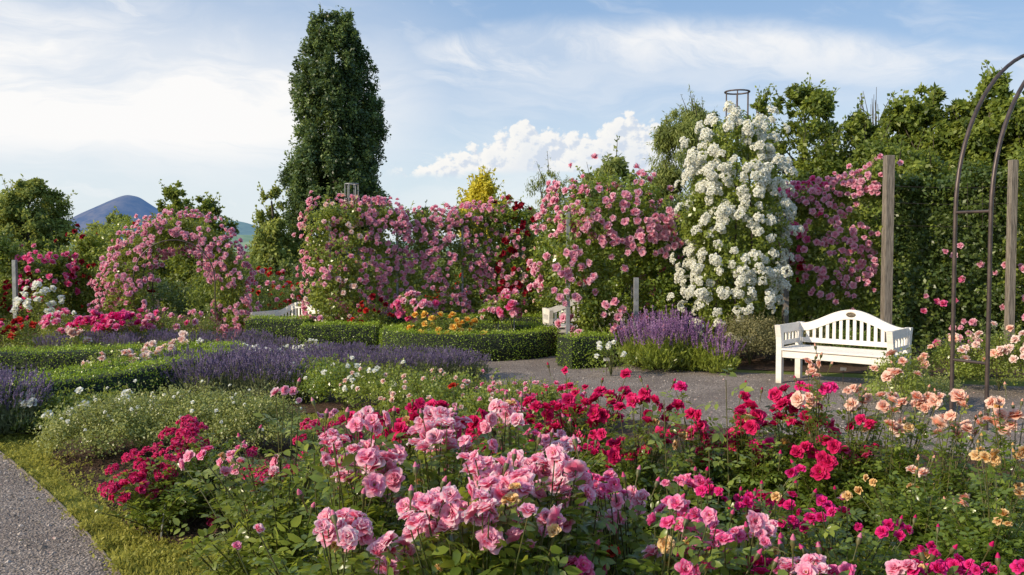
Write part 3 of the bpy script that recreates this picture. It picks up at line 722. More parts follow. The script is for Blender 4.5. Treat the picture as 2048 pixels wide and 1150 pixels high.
bed1 = smooth_poly([G(95, 925), G(130, 965), G(215, 1022), G(300, 1085), G(400, 1100), G(470, 1080), G(560, 1000), G(640, 920), G(600, 850), G(450, 835), G(250, 845), G(120, 875)], 2)
sheet('soil_bed', bed1, .008, 'soil', 'bare brown soil bed under the low shrubs near the path', 'flower bed')
bed2 = smooth_poly([(-1.5, 3.75), (-.6, 3.9), (.6, 3.6), (1.9, 3.7), (3.2, 3.3), (3.4, 1.2), (-1.2, 1.2), (-1.55, 2.6)], 2)
sheet('soil_bed', bed2, .008, 'soil', 'soil bed under the tall pink roses nearest the camera', 'flower bed')
bed3 = smooth_poly([G(640, 880), G(900, 915), G(1250, 925), G(1400, 960), G(1600, 1010), G(1760, 1060), G(1880, 1100), G(2048, 1140), (4.2, 3.6), (6.5, 4.6), (6, 5.6), G(2048, 925), G(1850, 905), G(1650, 880), G(1400, 852), G(1160, 832), G(955, 812), G(800, 815), G(700, 830)], 2)
sheet('soil_bed', bed3, .008, 'soil', 'soil bed under the crimson and peach roses', 'flower bed')
bed4 = smooth_poly([(-9, 7.9), G(60, 880), G(330, 850), G(560, 835), G(760, 812), G(950, 782), G(970, 762), G(930, 748), G(760, 728), G(600, 716), G(470, 716), G(440, 694), (-9, 14.4)], 1)
sheet('garden_bed', bed4, .012, 'soil', 'planted bed under the lavender and the curved hedges', 'flower bed')
bed5 = [(-14, 14.5), G(600, 697)[:2], G(1100, 700)[:2], G(1260, 730)[:2], G(1530, 742)[:2], G(1860, 752)[:2], (14, 9.8), (20, 14.5)]
b = Buf(); V = []
for y in (14.5, 14.6, 17, 19.94, 30, 60): V += [[-60, y, gz(y) + .008], [60, y, gz(y) + .008]]
i = np.arange(5) * 2; b.add(V, [np.stack([i, i + 1, i + 3, i + 2], 1)]); tag(link('garden_bed', b.mesh('garden_bed', ['soil'], smooth=False)), 'sloping planted ground beyond the trellises', 'flower bed', None, 'structure')
sheet('garden_bed', bed5, .008, 'soil', 'dark planted ground behind the trellises and the bench', 'flower bed')

def inpoly(p, poly):
    poly = np.asarray([q[:2] for q in poly]); x, y = p[:, 0], p[:, 1]; c = np.zeros(len(p), bool); j = len(poly) - 1
    for i in range(len(poly)):
        xi, yi = poly[i]; xj, yj = poly[j]
        c ^= ((yi > y) != (yj > y)) & (x < (xj - xi) * (y - yi) / (yj - yi + 1e-12) + xi); j = i
    return c
# grass blades near the camera
nb = 330000; yy = 3.0 + (9.5 - 3.0) * R.rand(nb) ** 1.5; xx = ru(-.62, .64, nb) * yy
pts = np.stack([xx, yy], 1); ok = ~(inpoly(pts, path_poly) | inpoly(pts, plaza) | inpoly(pts, bed1) | inpoly(pts, bed2) | inpoly(pts, bed3) | inpoly(pts, bed4)); pts = pts[ok]
k = len(pts); b = Buf(); g3 = np.concatenate([pts, np.zeros((k, 1))], 1)
tall = 1 + .5 * np.sin(pts[:, 0] * 4) * np.cos(pts[:, 1] * 5)
leaves(b, g3, rn(k, 3) * .5 + [0, 0, .8], rn(k, 3), .024 * tall * ru(.5, 1.6, k), .5 + rn(k) * .25, 'slim')
# broad weeds along the path edge
ec = np.array(edge); kk = 11000; u = R.rand(kk) * 5; i = u.astype(int) + 1; fr = (u - i + 1)[:, None]
q = ec[i] * (1 - fr) + ec[np.minimum(i + 1, 7)] * fr; q = q + np.stack([R.rand(kk) ** 1.6 * .55 - .01, rn(kk) * .04], 1)
lump = np.sin(q[:, 0] * 13) * np.cos(q[:, 1] * 11) > -.25; q = q[lump]; kk = len(q)
leaves(b, np.concatenate([q, ru(.0, .05, kk, 1)], 1), rn(kk, 3) + [0, 0, .3], rn(kk, 3) * .5 + [0, 0, 1], .021 * ru(.5, 1.4, kk), .45 + rn(kk) * .25, 'far')
tag(link('grass', b.mesh('grass', ['grass'])), 'short yellow green grass and weeds between the beds', 'grass', None, 'stuff')
# loose stones, clods and fallen petals
b = Buf(); kk = 26000; yy = 3.6 + 4.2 * R.rand(kk); xx = -yy * .40 - R.rand(kk) * 2.4; q = np.stack([xx, yy], 1); q = q[inpoly(q, path_poly)]
yy = 6.2 + 6.0 * R.rand(22000) ** 1.3; xx = ru(-.06, .66, 22000) * yy; q2 = np.stack([xx, yy], 1); q = np.vstack([q, q2[inpoly(q2, plaza)]]); kk = len(q)
O8 = np.array([(1, 0, 0), (0, 1, 0), (-1, 0, 0), (0, -1, 0), (0, 0, .7), (0, 0, -.7)]); FO = np.array([(0, 1, 4), (1, 2, 4), (2, 3, 4), (3, 0, 4)])
s = (.0045 * np.exp(rn(kk) * .45)); V = np.concatenate([q, np.full((kk, 1), .005)], 1)[:, None] + O8[None] * s[:, None, None] * ru(.6, 1.4, kk, 6, 1)
b.add(V.reshape(-1, 3), [(FO[None] + np.arange(kk)[:, None, None] * 6).reshape(-1, 3)], np.repeat(R.rand(kk), 4))
m, nt2 = mat('stone'); q_ = N(nt2); p_ = q_.n('ShaderNodeBsdfPrincipled'); q_.l(q_.ramp(q_.attr('rnd'), [(0, (.10, .085, .075)), (.6, (.27, .23, .20)), (1, (.52, .45, .40))]), p_.inputs['Base Color']); p_.inputs['Roughness'].default_value = .85; out(q_, p_.outputs[0]); M['stone'] = m
tag(link('loose_gravel', b.mesh('loose_gravel', ['stone'], smooth=False)), 'loose grey gravel stones lying on the paths', 'gravel', None, 'stuff')
b = Buf(); kk = 26000; yy = 3.6 + 3.6 * R.rand(kk); xx = ru(-.62, .64, kk) * yy; q = np.stack([xx, yy], 1); q = q[inpoly(q, bed1) | inpoly(q, bed3)]; kk = len(q)
s = .010 * np.exp(rn(kk) * .5); V = np.concatenate([q, np.full((kk, 1), .010)], 1)[:, None] + O8[None] * s[:, None, None] * ru(.5, 1.5, kk, 6, 1)
b.add(V.reshape(-1, 3), [(FO[None] + np.arange(kk)[:, None, None] * 6).reshape(-1, 3)], .5)
tag(link('soil_clods', b.mesh('soil_clods', ['soil'], smooth=False)), 'crumbly brown soil clods in the beds', 'soil', None, 'stuff')
b = Buf(); kk = 420; px_ = ru(1560, 2048, kk); py_ = ru(960, 1110, kk); q = np.array([G(a, c, .02) for a, c in zip(px_, py_)])
leaves(b, q, rn(kk, 3) * [1, 1, .3], rn(kk, 3) * .4 + [0, 0, 1], .028 * ru(.6, 1.3, kk), R.rand(kk), 'far')
tag(link('fallen_petals', b.mesh('fallen_petals', ['wilted'])), 'dry fallen petals scattered on the soil under the peach roses', 'petals', None, 'stuff')
b = Buf(); kk = 900; q = np.stack([ru(-4.6, 6.5, kk), ru(4.2, 12, kk)], 1); q = q[inpoly(q, path_poly) | inpoly(q, plaza)]; kk = len(q)
leaves(b, np.concatenate([q, np.full((kk, 1), .012)], 1), rn(kk, 3) * [1, 1, .2], rn(kk, 3) * .3 + [0, 0, 1], .026 * ru(.5, 1.3, kk), R.rand(kk), 'far')
tag(link('fallen_petals', b.mesh('path_petals', ['palepink'])), 'pale petals blown across the gravel', 'petals', None, 'stuff')
b = Buf(); kk = 2200; q = np.stack([ru(-4.6, 6.5, kk), ru(4.2, 12, kk)], 1); q = q[inpoly(q, path_poly) | inpoly(q, plaza)]; kk = len(q)
leaves(b, np.concatenate([q, np.full((kk, 1), .010)], 1), rn(kk, 3) * [1, 1, .2], rn(kk, 3) * .3 + [0, 0, 1], .03 * ru(.4, 1.3, kk), R.rand(kk), 'slim')
tag(link('leaf_litter', b.mesh('leaf_litter', ['dry_leaf'])), 'dry leaves and bits of grass lying on the gravel', 'leaf litter', None, 'stuff')
# metal strip along the path
b = Buf(); e3 = [np.array([*p, .0]) for p in edge]
ee = np.array(e3); t_ = np.linspace(0, 7, 60); ex = np.stack([np.interp(t_, range(8), ee[:, 0]), np.interp(t_, range(8), ee[:, 1])], 1)
for _ in range(4): ex[1:-1] = (ex[:-2] + 2 * ex[1:-1] + ex[2:]) / 4
tt_ = nrm(np.gradient(ex, axis=0)); mm_ = np.stack([-tt_[:, 1], tt_[:, 0]], 1) * .004
V = []
for k in range(60): V += [[*(ex[k] - mm_[k]), -.01], [*(ex[k] - mm_[k]), .016], [*(ex[k] + mm_[k]), .016], [*(ex[k] + mm_[k]), -.01]]
i, j = np.meshgrid(np.arange(59), np.arange(3), indexing='ij'); i = i.ravel(); j = j.ravel()
b.add(V, [np.stack([i * 4 + j, i * 4 + j + 1, i * 4 + j + 5, i * 4 + j + 4], 1)])
tag(link('path_edging', b.mesh('path_edging', ['old_wood'], smooth=False)), 'thin curved edging strip between the gravel path and the grass', 'edging')

# ------------------------------------------------------------ hills
def hill(name, prof, Y, depth, m, label, cat='hill', base_py=520):
    b = Buf(); xs = np.array([q[0] for q in prof], float); ys = np.array([q[1] for q in prof], float)
    u = np.linspace(xs[0], xs[-1], 90); top = np.interp(u, xs, ys)
    for _ in range(2): top[1:-1] = (top[:-2] + 2 * top[1:-1] + top[2:]) / 4
    X = (u - 1024) / F * Y; H = np.array([P(a, c, Y)[2] for a, c in zip(u, top)]); H = np.maximum(H, 0)
    nr = 26; v = np.linspace(-1, 1, nr); V = []
    for s in v: V.append(np.stack([X * 1.0, np.full(len(u), Y) + s * depth, (H * np.maximum(0, 1 - abs(s) ** 1.25) + np.sin(X * .021 + s * 3) * H * .012 - 3)], 1))
    V = np.concatenate(V); n_ = len(u); i, j = np.meshgrid(np.arange(nr - 1), np.arange(n_ - 1), indexing='ij'); i = i.ravel(); j = j.ravel()
    b.add(V, [np.stack([i * n_ + j, i * n_ + j + 1, (i + 1) * n_ + j + 1, (i + 1) * n_ + j], 1)])
    return tag(link(name, b.mesh(name, [m])), label, cat, None, 'structure')
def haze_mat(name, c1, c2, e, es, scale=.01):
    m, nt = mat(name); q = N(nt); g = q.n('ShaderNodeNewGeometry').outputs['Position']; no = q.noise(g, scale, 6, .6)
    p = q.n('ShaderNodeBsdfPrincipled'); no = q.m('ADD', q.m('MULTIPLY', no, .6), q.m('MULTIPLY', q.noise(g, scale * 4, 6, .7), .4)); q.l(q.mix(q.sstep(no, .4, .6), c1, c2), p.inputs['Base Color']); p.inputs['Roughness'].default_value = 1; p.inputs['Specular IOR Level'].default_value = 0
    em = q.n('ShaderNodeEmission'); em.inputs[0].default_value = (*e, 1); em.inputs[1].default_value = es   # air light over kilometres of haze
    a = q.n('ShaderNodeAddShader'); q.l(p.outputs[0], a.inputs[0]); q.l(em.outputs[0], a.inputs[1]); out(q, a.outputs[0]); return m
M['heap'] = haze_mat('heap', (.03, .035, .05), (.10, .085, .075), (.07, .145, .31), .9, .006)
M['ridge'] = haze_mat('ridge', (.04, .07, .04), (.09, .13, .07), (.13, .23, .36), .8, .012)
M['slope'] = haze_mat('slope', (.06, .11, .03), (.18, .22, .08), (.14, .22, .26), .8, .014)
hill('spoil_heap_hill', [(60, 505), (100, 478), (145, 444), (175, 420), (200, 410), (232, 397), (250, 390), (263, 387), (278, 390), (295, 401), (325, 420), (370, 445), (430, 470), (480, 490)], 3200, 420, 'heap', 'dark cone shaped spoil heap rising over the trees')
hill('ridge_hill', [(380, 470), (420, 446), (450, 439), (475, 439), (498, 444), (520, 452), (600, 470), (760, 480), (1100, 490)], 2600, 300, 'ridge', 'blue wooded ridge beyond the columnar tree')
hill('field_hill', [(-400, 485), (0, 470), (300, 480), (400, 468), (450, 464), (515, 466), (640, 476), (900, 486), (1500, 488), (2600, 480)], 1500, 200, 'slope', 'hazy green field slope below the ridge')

# ------------------------------------------------------------ benches
def make_bench():
    t = thing('garden_bench', 'white garden bench with arched back and oval plaque on the gravel by the white rose', 'bench', (0, 0, 0), 0, 'white garden benches')
    W, D, H = 1.36, .62, .70
    def flare(z, s): return s * (.045 * max(0, (z - .42) / .28) ** 2)
    for sx in (-1, 1):
        for s, y0 in ((-1, -D / 2), (1, D / 2)):
            b = Buf(); zs = np.array([0, .2, .40, .48, .55, .61, .66, .70]); w = .034; V = []
            for z in zs:
                o = flare(z, s); dd = .034 + (.006 if z > .6 else 0)
                for (a, c) in ((-w, -dd), (w, -dd), (w, dd), (-w, dd)): V.append([sx * (W / 2 - .034) + a, y0 - s * .034 + o + c, z])
            i, j = np.meshgrid(np.arange(7), np.arange(4), indexing='ij'); i = i.ravel(); j = j.ravel(); k = (j + 1) % 4
            b.add(V, [np.concatenate([np.stack([i * 4 + j, i * 4 + k, (i + 1) * 4 + k, (i + 1) * 4 + j], 1), [[3, 2, 1, 0]], [[28, 29, 30, 31]]])])
            link('leg', b.mesh('bench_leg', ['white_paint'], smooth=False), t)
    b = Buf(); box(b, (0, -D / 2 + .03, .352), (W - .138, .032, .085), bev=.004); link('apron', b.mesh('bench_apron', ['white_paint'], smooth=False), t)
    b = Buf()
    for sx in (-1, 1): box(b, (sx * (W / 2 - .034), 0, .352), (.030, D - .138, .085), bev=.004)
    box(b, (0, D / 2 - .045, .352), (W - .138, .03, .085), bev=.004)
    link('seat_frame', b.mesh('bench_seat_frame', ['white_paint'], smooth=False), t)
    b = Buf()
    for k in range(7):
        y = -D / 2 - .004 + k * .088 + .03; box(b, (0, y, .409), (W - (.142 if k in (0, 6) else .004), .076, .024), bev=.005)
    link('seat', b.mesh('bench_seat', ['white_paint'], smooth=False), t)
    # backrest: lower rail and vertical slats
    yb = D / 2 - .03; hw = W / 2 - .07
    def topz(x): a = abs(x) / hw; return .695 + .185 * (.5 + .5 * cos(pi * min(1, a * 1.02))) ** .85
    def botz(x): a = abs(x) / hw; return .600 + .165 * (.5 + .5 * cos(pi * min(1, a * 1.06))) ** .85
    b = Buf(); box(b, (0, yb, .485), (2 * hw - .002, .028, .06), bev=.004)
    for k in range(14):
        x = -hw + .075 + k * (2 * hw - .15) / 13; z1 = botz(x) + .02; box(b, (x, yb, (.512 + z1) / 2), (.040, .016, z1 - .512), bev=.002)
    link('backrest', b.mesh('bench_backrest', ['white_paint'], smooth=False), t)
    b = Buf(); xs = np.linspace(-hw + .001, hw - .001, 41); prism(b, [(x, topz(x)) for x in xs] + [(x, botz(x)) for x in xs[::-1]], yb - .019, yb + .019)
    rail = link('top_rail', b.mesh('bench_top_rail', ['white_paint'], smooth=False), t)
    b = Buf(); a = np.arange(28) * 2 * pi / 28; ring = [np.stack([np.cos(a) * rx, np.full(28, y), .822 + np.sin(a) * rz], 1) for rx, rz, y in ((.056, .031, yb - .0185), (.056, .031, yb - .026), (.048, .024, yb - .027), (.047, .023, yb - .024))]
    i = np.arange(28); k = (i + 1) % 28; b.add(np.concatenate(ring), [np.concatenate([np.stack([i + 28 * r, k + 28 * r, k + 28 * r + 28, i + 28 * r + 28], 1) for r in range(3)])]); b.add(ring[3], [np.arange(28)[None]])
    link('plaque', b.mesh('bench_plaque', ['plaque'], smooth=False), rail)
    for sx in (-1, 1):
        b = Buf(); x = sx * (W / 2 - .034); y0, y1 = -D / 2 + .066, D / 2 - .066
        v = []
        for (z, e) in ((.60, .012), (.65, .02), (.70, .04)): v.append((z, e))
        V = []
        for z, e in v:
            for (xx_, yy_) in ((x - .012, y0 - e), (x + .012, y0 - e), (x + .012, y1 + e), (x - .012, y1 + e)): V.append([xx_, yy_, z])
        i, j = np.meshgrid(np.arange(2), np.arange(4), indexing='ij'); i = i.ravel(); j = j.ravel(); k = (j + 1) % 4
        b.add(V, [np.concatenate([np.stack([i * 4 + j, i * 4 + k, (i + 1) * 4 + k, (i + 1) * 4 + j], 1), [[3, 2, 1, 0]], [[8, 9, 10, 11]]])])
        box(b, (x, 0, .478), (.024, y1 - y0 + .012, .055), bev=.003)
        for k in range(5): box(b, (x, y0 + .045 + k * (y1 - y0 - .09) / 4, .554), (.018, .030, .094))
        link('armrest', b.mesh('bench_armrest', ['white_paint'], smooth=False), t)
    return t
bench = make_bench()
A_ = radians(41); fl = G(1559, 766); 
bench.rotation_euler.z = -A_
loc = np.array([-.646, -.276]); ca, sa = cos(-A_), sin(-A_)
bench.location = (fl[0] - (loc[0] * ca - loc[1] * sa), fl[1] - (loc[0] * sa + loc[1] * ca), .004)
b2 = copy_tree(bench); p = P(580, 650, 16.3); b2.location = (p[0], 16.3, float(gz(16.3)) + .008); b2.rotation_euler.z = radians(-30)
b2['label'] = 'white garden bench half hidden behind the hedge block left of the rose trellis'
b3 = copy_tree(bench); p = P(1168, 650, 15.5); b3.location = (p[0], 15.5, float(gz(15.5)) + .008); b3.rotation_euler.z = radians(8)
b3['label'] = 'white garden bench mostly hidden behind the pink rose arch and the round hedge'

# ------------------------------------------------------------ hedges
def hp(*q, h=.42): return [G(a, c, h)[:2] for a, c in q]
hedge('near arm of the curved box hedge with a long dark face above white roses', hp((-160, 800), (0, 768), (130, 755), (250, 738), (350, 719), (430, 703), (466, 692), (452, 687), (400, 690)), .42, .42, .021, 3000)
hedge('middle arm of the curved box hedge behind the pale roses', hp((-140, 770), (0, 752), (90, 745), (190, 731), (270, 717), (335, 703), (385, 694)), .30, .42, .021, 3000)
hedge('back arm of the curved box hedge at the edge of the picture', hp((-160, 705), (0, 700), (120, 699), (230, 696), (310, 691), (390, 687)), .55, .42, .022, 2600)
def block(x0, x1, y, d, rz, h, label):
    cx = (x0 + x1) / 2; L = (x1 - x0) / 2; c, s = cos(rz), sin(rz); hedge(label, [(cx - c * L, y - s * L), (cx + c * L, y + s * L)], d, h, .024, 2300)
x0 = P(490, 650, 14.6)[0]; x1 = P(612, 650, 14.6)[0]; block(x0, x1, 14.9, .6, radians(-4), .46, 'short clipped hedge block in front of the half hidden bench')
x0 = P(604, 650, 14.0)[0]; x1 = P(752, 650, 14.0)[0]; block(x0, x1, 14.15, .6, radians(3), .42, 'low clipped hedge block between the lavender and the rose trellis')
rc = P(938, 690, 13.55); a = np.linspace(0, 2 * pi, 40)[:-1]
hedge('round clipped box hedge ringing the yellow roses', np.stack([rc[0] + np.cos(a) * 1.22, 13.75 + np.sin(a) * 1.0], 1), .36, .40, .023, 2300, True)
hedge('long low box hedge at the foot of the rose trellis', [(P(745, 660, 16.0)[0], 16.0), (P(1085, 660, 15.9)[0], 15.9)], .4, .42, .026, 1800)
g0 = G(1150, 741)[:2]; hd = np.array([cos(.42), sin(.42)])
hedge('clipped hedge corner with one bright end beside the gravel', [g0 + hd * .0 + np.array([-.12, .30]), g0 + hd * .72 + np.array([-.12, .30])], .50, .43, .022, 2600)
g1 = P(1235, 690, 13.2)[:2]; hedge('box hedge running back behind the foot of the pink rose arch', [g1 - [.25, .0], g1 + [.35, .12]], .45, .42, .024, 2200)

# ------------------------------------------------------------ lavender and salvia
lavs = [spike_plant(230, .34, .46, .060, .0075, 'lav_leaf', 'lav_flower', 1500) for _ in range(3)]
def clump_at(meshes, name, label, cat, x, y, s, group, sz=1.0):
    t = thing(name, label, cat, (x, y, 0), R.rand() * 6.28, group); t.scale = (s, s, s * sz)
    link('foliage', meshes[0], t); link('flower_spikes', meshes[1], t); return t
L1 = [(335, 9.3, .95), (395, 9.15, 1.05), (460, 9.25, 1.1), (525, 9.2, 1.1), (585, 9.3, 1.0), (370, 9.85, 1.05), (435, 9.9, 1.1), (500, 9.95, 1.1), (560, 9.9, 1.1), (470, 10.5, 1.0), (540, 10.5, 1.0)]
for px, y, s in L1: clump_at(lavs[R.randint(3)], 'lavender_clump', 'violet lavender clump in the row below the curved hedge', 'lavender', P(px, 700, y)[0], y, s * .98, 'lavender row below the curved hedge')
L2 = [(620, 10.7, .9), (670, 10.9, .95), (725, 10.8, .95), (785, 10.7, 1.0), (845, 10.7, 1.0), (900, 10.8, .98), (938, 11.0, .9), (600, 11.4, .95), (655, 11.5, 1.0), (715, 11.5, 1.0), (770, 11.5, .95), (830, 11.4, .95), (885, 11.5, .9), (700, 12.2, .85), (640, 12.2, .9)]
for px, y, s in L2: clump_at(lavs[R.randint(3)], 'lavender_clump', 'violet lavender clump in the drift before the round hedge', 'lavender', P(px, 700, y)[0], y, s * .95, 'lavender drift before the round hedge', .84)
for px, y, s in ((-50, 7.5, 1.1), (5, 7.55, 1.12), (20, 8.1, 1.1), (-40, 8.2, 1.1)): clump_at(lavs[R.randint(3)], 'lavender_clump', 'dark violet lavender clump beside the gravel path corner', 'lavender', P(px, 700, y)[0], y, s, 'lavender beside the path corner')
for px in range(120, 500, 34): clump_at(lavs[R.randint(3)], 'lavender_clump', 'distant lavender clump in the band behind the curved hedge', 'lavender', P(px, 700, 13.2)[0], 13.2 + rn() * .25, .78, 'lavender band behind the curved hedge')
for px, y, s in ((455, 12.0, .8), (500, 12.3, .8), (560, 12.5, .8), (530, 11.8, .75)): clump_at(lavs[R.randint(3)], 'lavender_clump', 'low lavender clump between the small white roses', 'lavender', P(px, 700, y)[0], y, s, 'lavender among the small white roses')
sal = [spike_plant(58, .30, .70, .20, .011, 'rose_leaf_light', 'salvia_flower', 900, .42, .09) for _ in range(3)]
for px, y, s, z in ((1275, 11.9, .95, 1.), (1318, 11.6, 1.0, 1.0), (1360, 11.7, 1.0, 1.05), (1405, 11.6, 1.0, .95), (1440, 11.4, .85, .85), (1300, 12.3, 1., 1.08), (1345, 12.3, 1., 1.1)): clump_at(sal[R.randint(3)], 'salvia_clump', 'tall purple salvia clump beside the gravel before the white climbing rose', 'salvia', P(px, 700, y)[0], y, s, 'purple salvia beside the gravel', z)
clump_at(sal[1], 'salvia_clump', 'small purple salvia seen between the legs of the metal arch', 'salvia', P(1938, 700, 11.0)[0], 11.0, .78, None, .85)

# ------------------------------------------------------------ trees far behind
OV = [(0, .55), (.15, .85), (.35, 1), (.55, .92), (.75, .68), (.9, .4), (1, .12)]
CO = [(0, .9), (.2, 1), (.4, .8), (.6, .58), (.8, .32), (1, .05)]
RD = [(0, .6), (.25, .95), (.5, 1), (.7, .92), (.88, .65), (1, .25)]
tree('columnar_oak', 'tall dark columnar oak rising above the whole garden', 674, 30, 20, 166, [(0, 1.2), (.2, 1.36), (.37, 1.28), (.5, 1.12), (.67, .97), (.82, .86), (.9, .58), (.97, .38), (1, .15)], 'oak_leaf', 2100, 80, .105, .27, .4, None, .24, .55, seed=1, shoots=160, trunk_r=.28, flat=1.5, vary=.5, lumps=190, lr=.32, lz=2.2)
tree('oak_tree', 'lower dark side growth at the foot of the columnar oak', 745, 31, 345, 88, CO, 'oak_leaf', 200, 70, .12, .28, .4, None, .3, .3)
tree('broad_tree', 'broad sunlit tree in the haze behind the leaning grey pole', 62, 32, 350, 150, [(0, .6), (.3, .95), (.6, 1), (.82, .8), (.95, .5), (1, .2)], 'hazy_leaf', 760, 74, .13, .42, .3, 'hazy trees behind the rose arch', .42, lumps=36, lr=.33)
tree('broad_tree', 'hazy tree cut by the picture edge beside the broad tree', -45, 34, 368, 130, OV, 'hazy_leaf', 300, 70, .13, .42, .3, 'hazy trees behind the rose arch', .4)
tree('broad_tree', 'pointed tree directly above the pink rose arch', 358, 33, 350, 130, OV, 'far_leaf', 360, 70, .13, .36, .3, 'hazy trees behind the rose arch', .4)
tree('broad_tree', 'lower rounded tree beside the pointed tree above the rose arch', 415, 32, 388, 100, RD, 'far_leaf', 260, 70, .13, .36, .3, 'hazy trees behind the rose arch', .4)
tree('broad_tree', 'small round tree in front of the spoil heap', 238, 36, 424, 100, RD, 'hazy_leaf', 280, 60, .14, .38, .3, 'hazy trees behind the rose arch', .35)
tree('broad_tree', 'slim bright green tree against the columnar oak', 548, 28, 364, 120, [(0, .9), (.3, 1), (.55, .8), (.8, .5), (.93, .28), (1, .1)], 'hazy_leaf', 330, 70, .12, .32, .2, 'hazy trees behind the rose arch', .35)
tree('broad_tree', 'low green treetop peeping over the rose trellis', 846, 32, 402, 54, CO, 'far_leaf', 110, 60, .13, .3, .3)
tree('yellow_tree', 'bright yellow leaved tree above the rose trellis', 967, 27, 334, 104, [(0, .7), (.25, 1), (.5, .82), (.72, .5), (.9, .22), (1, .06)], 'yellow_leaf', 210, 50, .12, .28, 2.6, None, .35, .3, seed=3, shoots=70)
tree('birch_tree', 'small weeping birch standing against the clouds', 1096, 25, 330, 64, [(0, .5), (.2, .3), (.4, .3), (.55, .5), (.7, .95), (.88, .9), (1, .4)], 'willow_leaf', 110, 44, .10, .30, .8, None, .35, .2, 1.0, 'slim', lumps=0)
tree('broad_tree', 'dark conifer like tree beside the weeping birch', 1060, 27, 410, 64, CO, 'far_leaf', 150, 60, .11, .3, .3)
tree('willow_tree', 'grey green willow behind the white climbing rose', 1385, 21, 192, 210, [(0, .8), (.3, 1), (.6, .97), (.8, .8), (.93, .55), (1, .25)], 'willow_leaf', 1215, 80, .105, .36, .0, None, .3, .35, .5, 'slim', shoots=90, shootl=1.05, lumps=34, lr=.27)
tree('broad_tree', 'airy dark tree beside the top of the white climbing rose', 1610, 20, 162, 230, RD, 'far_leaf', 1215, 62, .10, .30, .4, 'dark trees behind the grey posts', .45, .35, shoots=90, shootl=1.05, lumps=34, lr=.27)
tree('broad_tree', 'narrow treetop just behind the obelisk ring', 1518, 21, 166, 70, OV, 'far_leaf', 110, 50, .10, .28, 1.5, 'dark trees behind the grey posts', .4, .3, shoots=90, shootl=1.05)
tree('broad_tree', 'low tree in the dip behind the first grey post', 1710, 20, 228, 230, RD, 'far_leaf', 837, 66, .10, .32, .4, 'dark trees behind the grey posts', .4, .35, shoots=90, shootl=1.05, lumps=34, lr=.27)
tree('maple_tree', 'green maple treetop between the grey post and the metal arch', 1850, 19, 165, 250, [(0, .6), (.3, .95), (.6, 1), (.8, .75), (.92, .45), (1, .15)], 'far_leaf', 1215, 66, .12, .32, .4, 'dark trees behind the grey posts', .5, .35, shoots=90, shootl=1.05, lumps=38, lr=.27)
tree('maple_tree', 'large maple tree seen through the metal arch', 1965, 18.5, 152, 240, [(0, .6), (.3, .95), (.6, 1), (.8, .8), (.92, .5), (1, .15)], 'far_leaf', 1215, 66, .12, .32, .4, 'dark trees behind the grey posts', .45, .35, shoots=90, shootl=1.05, lumps=38, lr=.27)
tree('maple_tree', 'maple tree at the picture edge behind the metal arch', 2075, 18, 180, 180, RD, 'far_leaf', 702, 66, .12, .32, .4, 'dark trees behind the grey posts', .4, .35, shoots=90, shootl=1.05, lumps=34, lr=.27)
tree('broad_tree', 'broad low tree filling the gap behind the fence climbers', 1780, 17.5, 270, 300, RD, 'far_leaf', 620, 66, .10, .32, .4, 'dark trees behind the grey posts', .4, .35, shoots=90, shootl=1.05, lumps=44, lr=.27)
tree('broad_tree', 'loose green tree behind the top of the near pink rose arch', 1225, 19, 322, 230, RD, 'willow_leaf', 621, 66, .10, .32, .4, None, .4, .35, shoots=90, shootl=1.05)
# leafless twigs
t = thing('bare_tree', 'leafless twigs sticking up between the treetops', 'tree', (P(1752, 300, 20.5)[0], 20.5, 0)); b = Buf(); o = np.array(t.location)
tube(b, [o, o + [0, 0, 2.5], o + [.03, 0, 4.0]], [.09, .07, .03], 6)
for i in range(34):
    z0_ = ru(2.6, 4.2); s_ = o + [0, 0, z0_]; e_ = P(ru(1712, 1790), ru(180, 262), 20.5) + [0, rn() * .3, 0]; tube(b, bez(s_, (s_ + e_) / 2 + [rn() * .15, 0, -.2], e_, 6), np.linspace(.02, .005, 6), 4)
link('branches', b.mesh('bare_branches', ['bark'], o), t)
# shrub belt closing the view below the trees
belt = [(20, 23, 1.9, 1.5, 'hazy_leaf', 'hazy shrub behind the leaning grey pole'), (150, 22, 1.9, 1.3, 'far_leaf', 'green shrub below the spoil heap'), (330, 24, .9, 1.4, 'dark_leaf', 'dark shrub seen through the rose arch'), (470, 23, 1.6, 1.2, 'far_leaf', 'shrub beside the far rose arch'), (540, 20, 1.3, .8, 'dark_leaf', 'dark shrub with red roses before the columnar oak'), (620, 21, 1.4, 1.0, 'dark_leaf', 'dark shrub at the left end of the trellis'),
        (760, 21, 1.6, 1.2, 'far_leaf', 'green shrub behind the rose trellis middle'), (880, 21, 1.6, 1.2, 'far_leaf', 'green shrub behind the rose trellis posts'), (1000, 20, 1.9, 1.1, 'far_leaf', 'green shrub behind the dark red roses'), (1075, 18, 1.9, .7, 'far_leaf', 'loose shrub in the gap beside the trellis post'), (1320, 17, 2.2, 1.1, 'dark_leaf', 'dark shrub between the pink arch and the white rose')]
for px, y, h, r, lm, lab in belt: far_bush('shrub', lab, px, y, h, r, 0, .06, ['red'], lm, 50, 150, .07, None, cat='shrub')

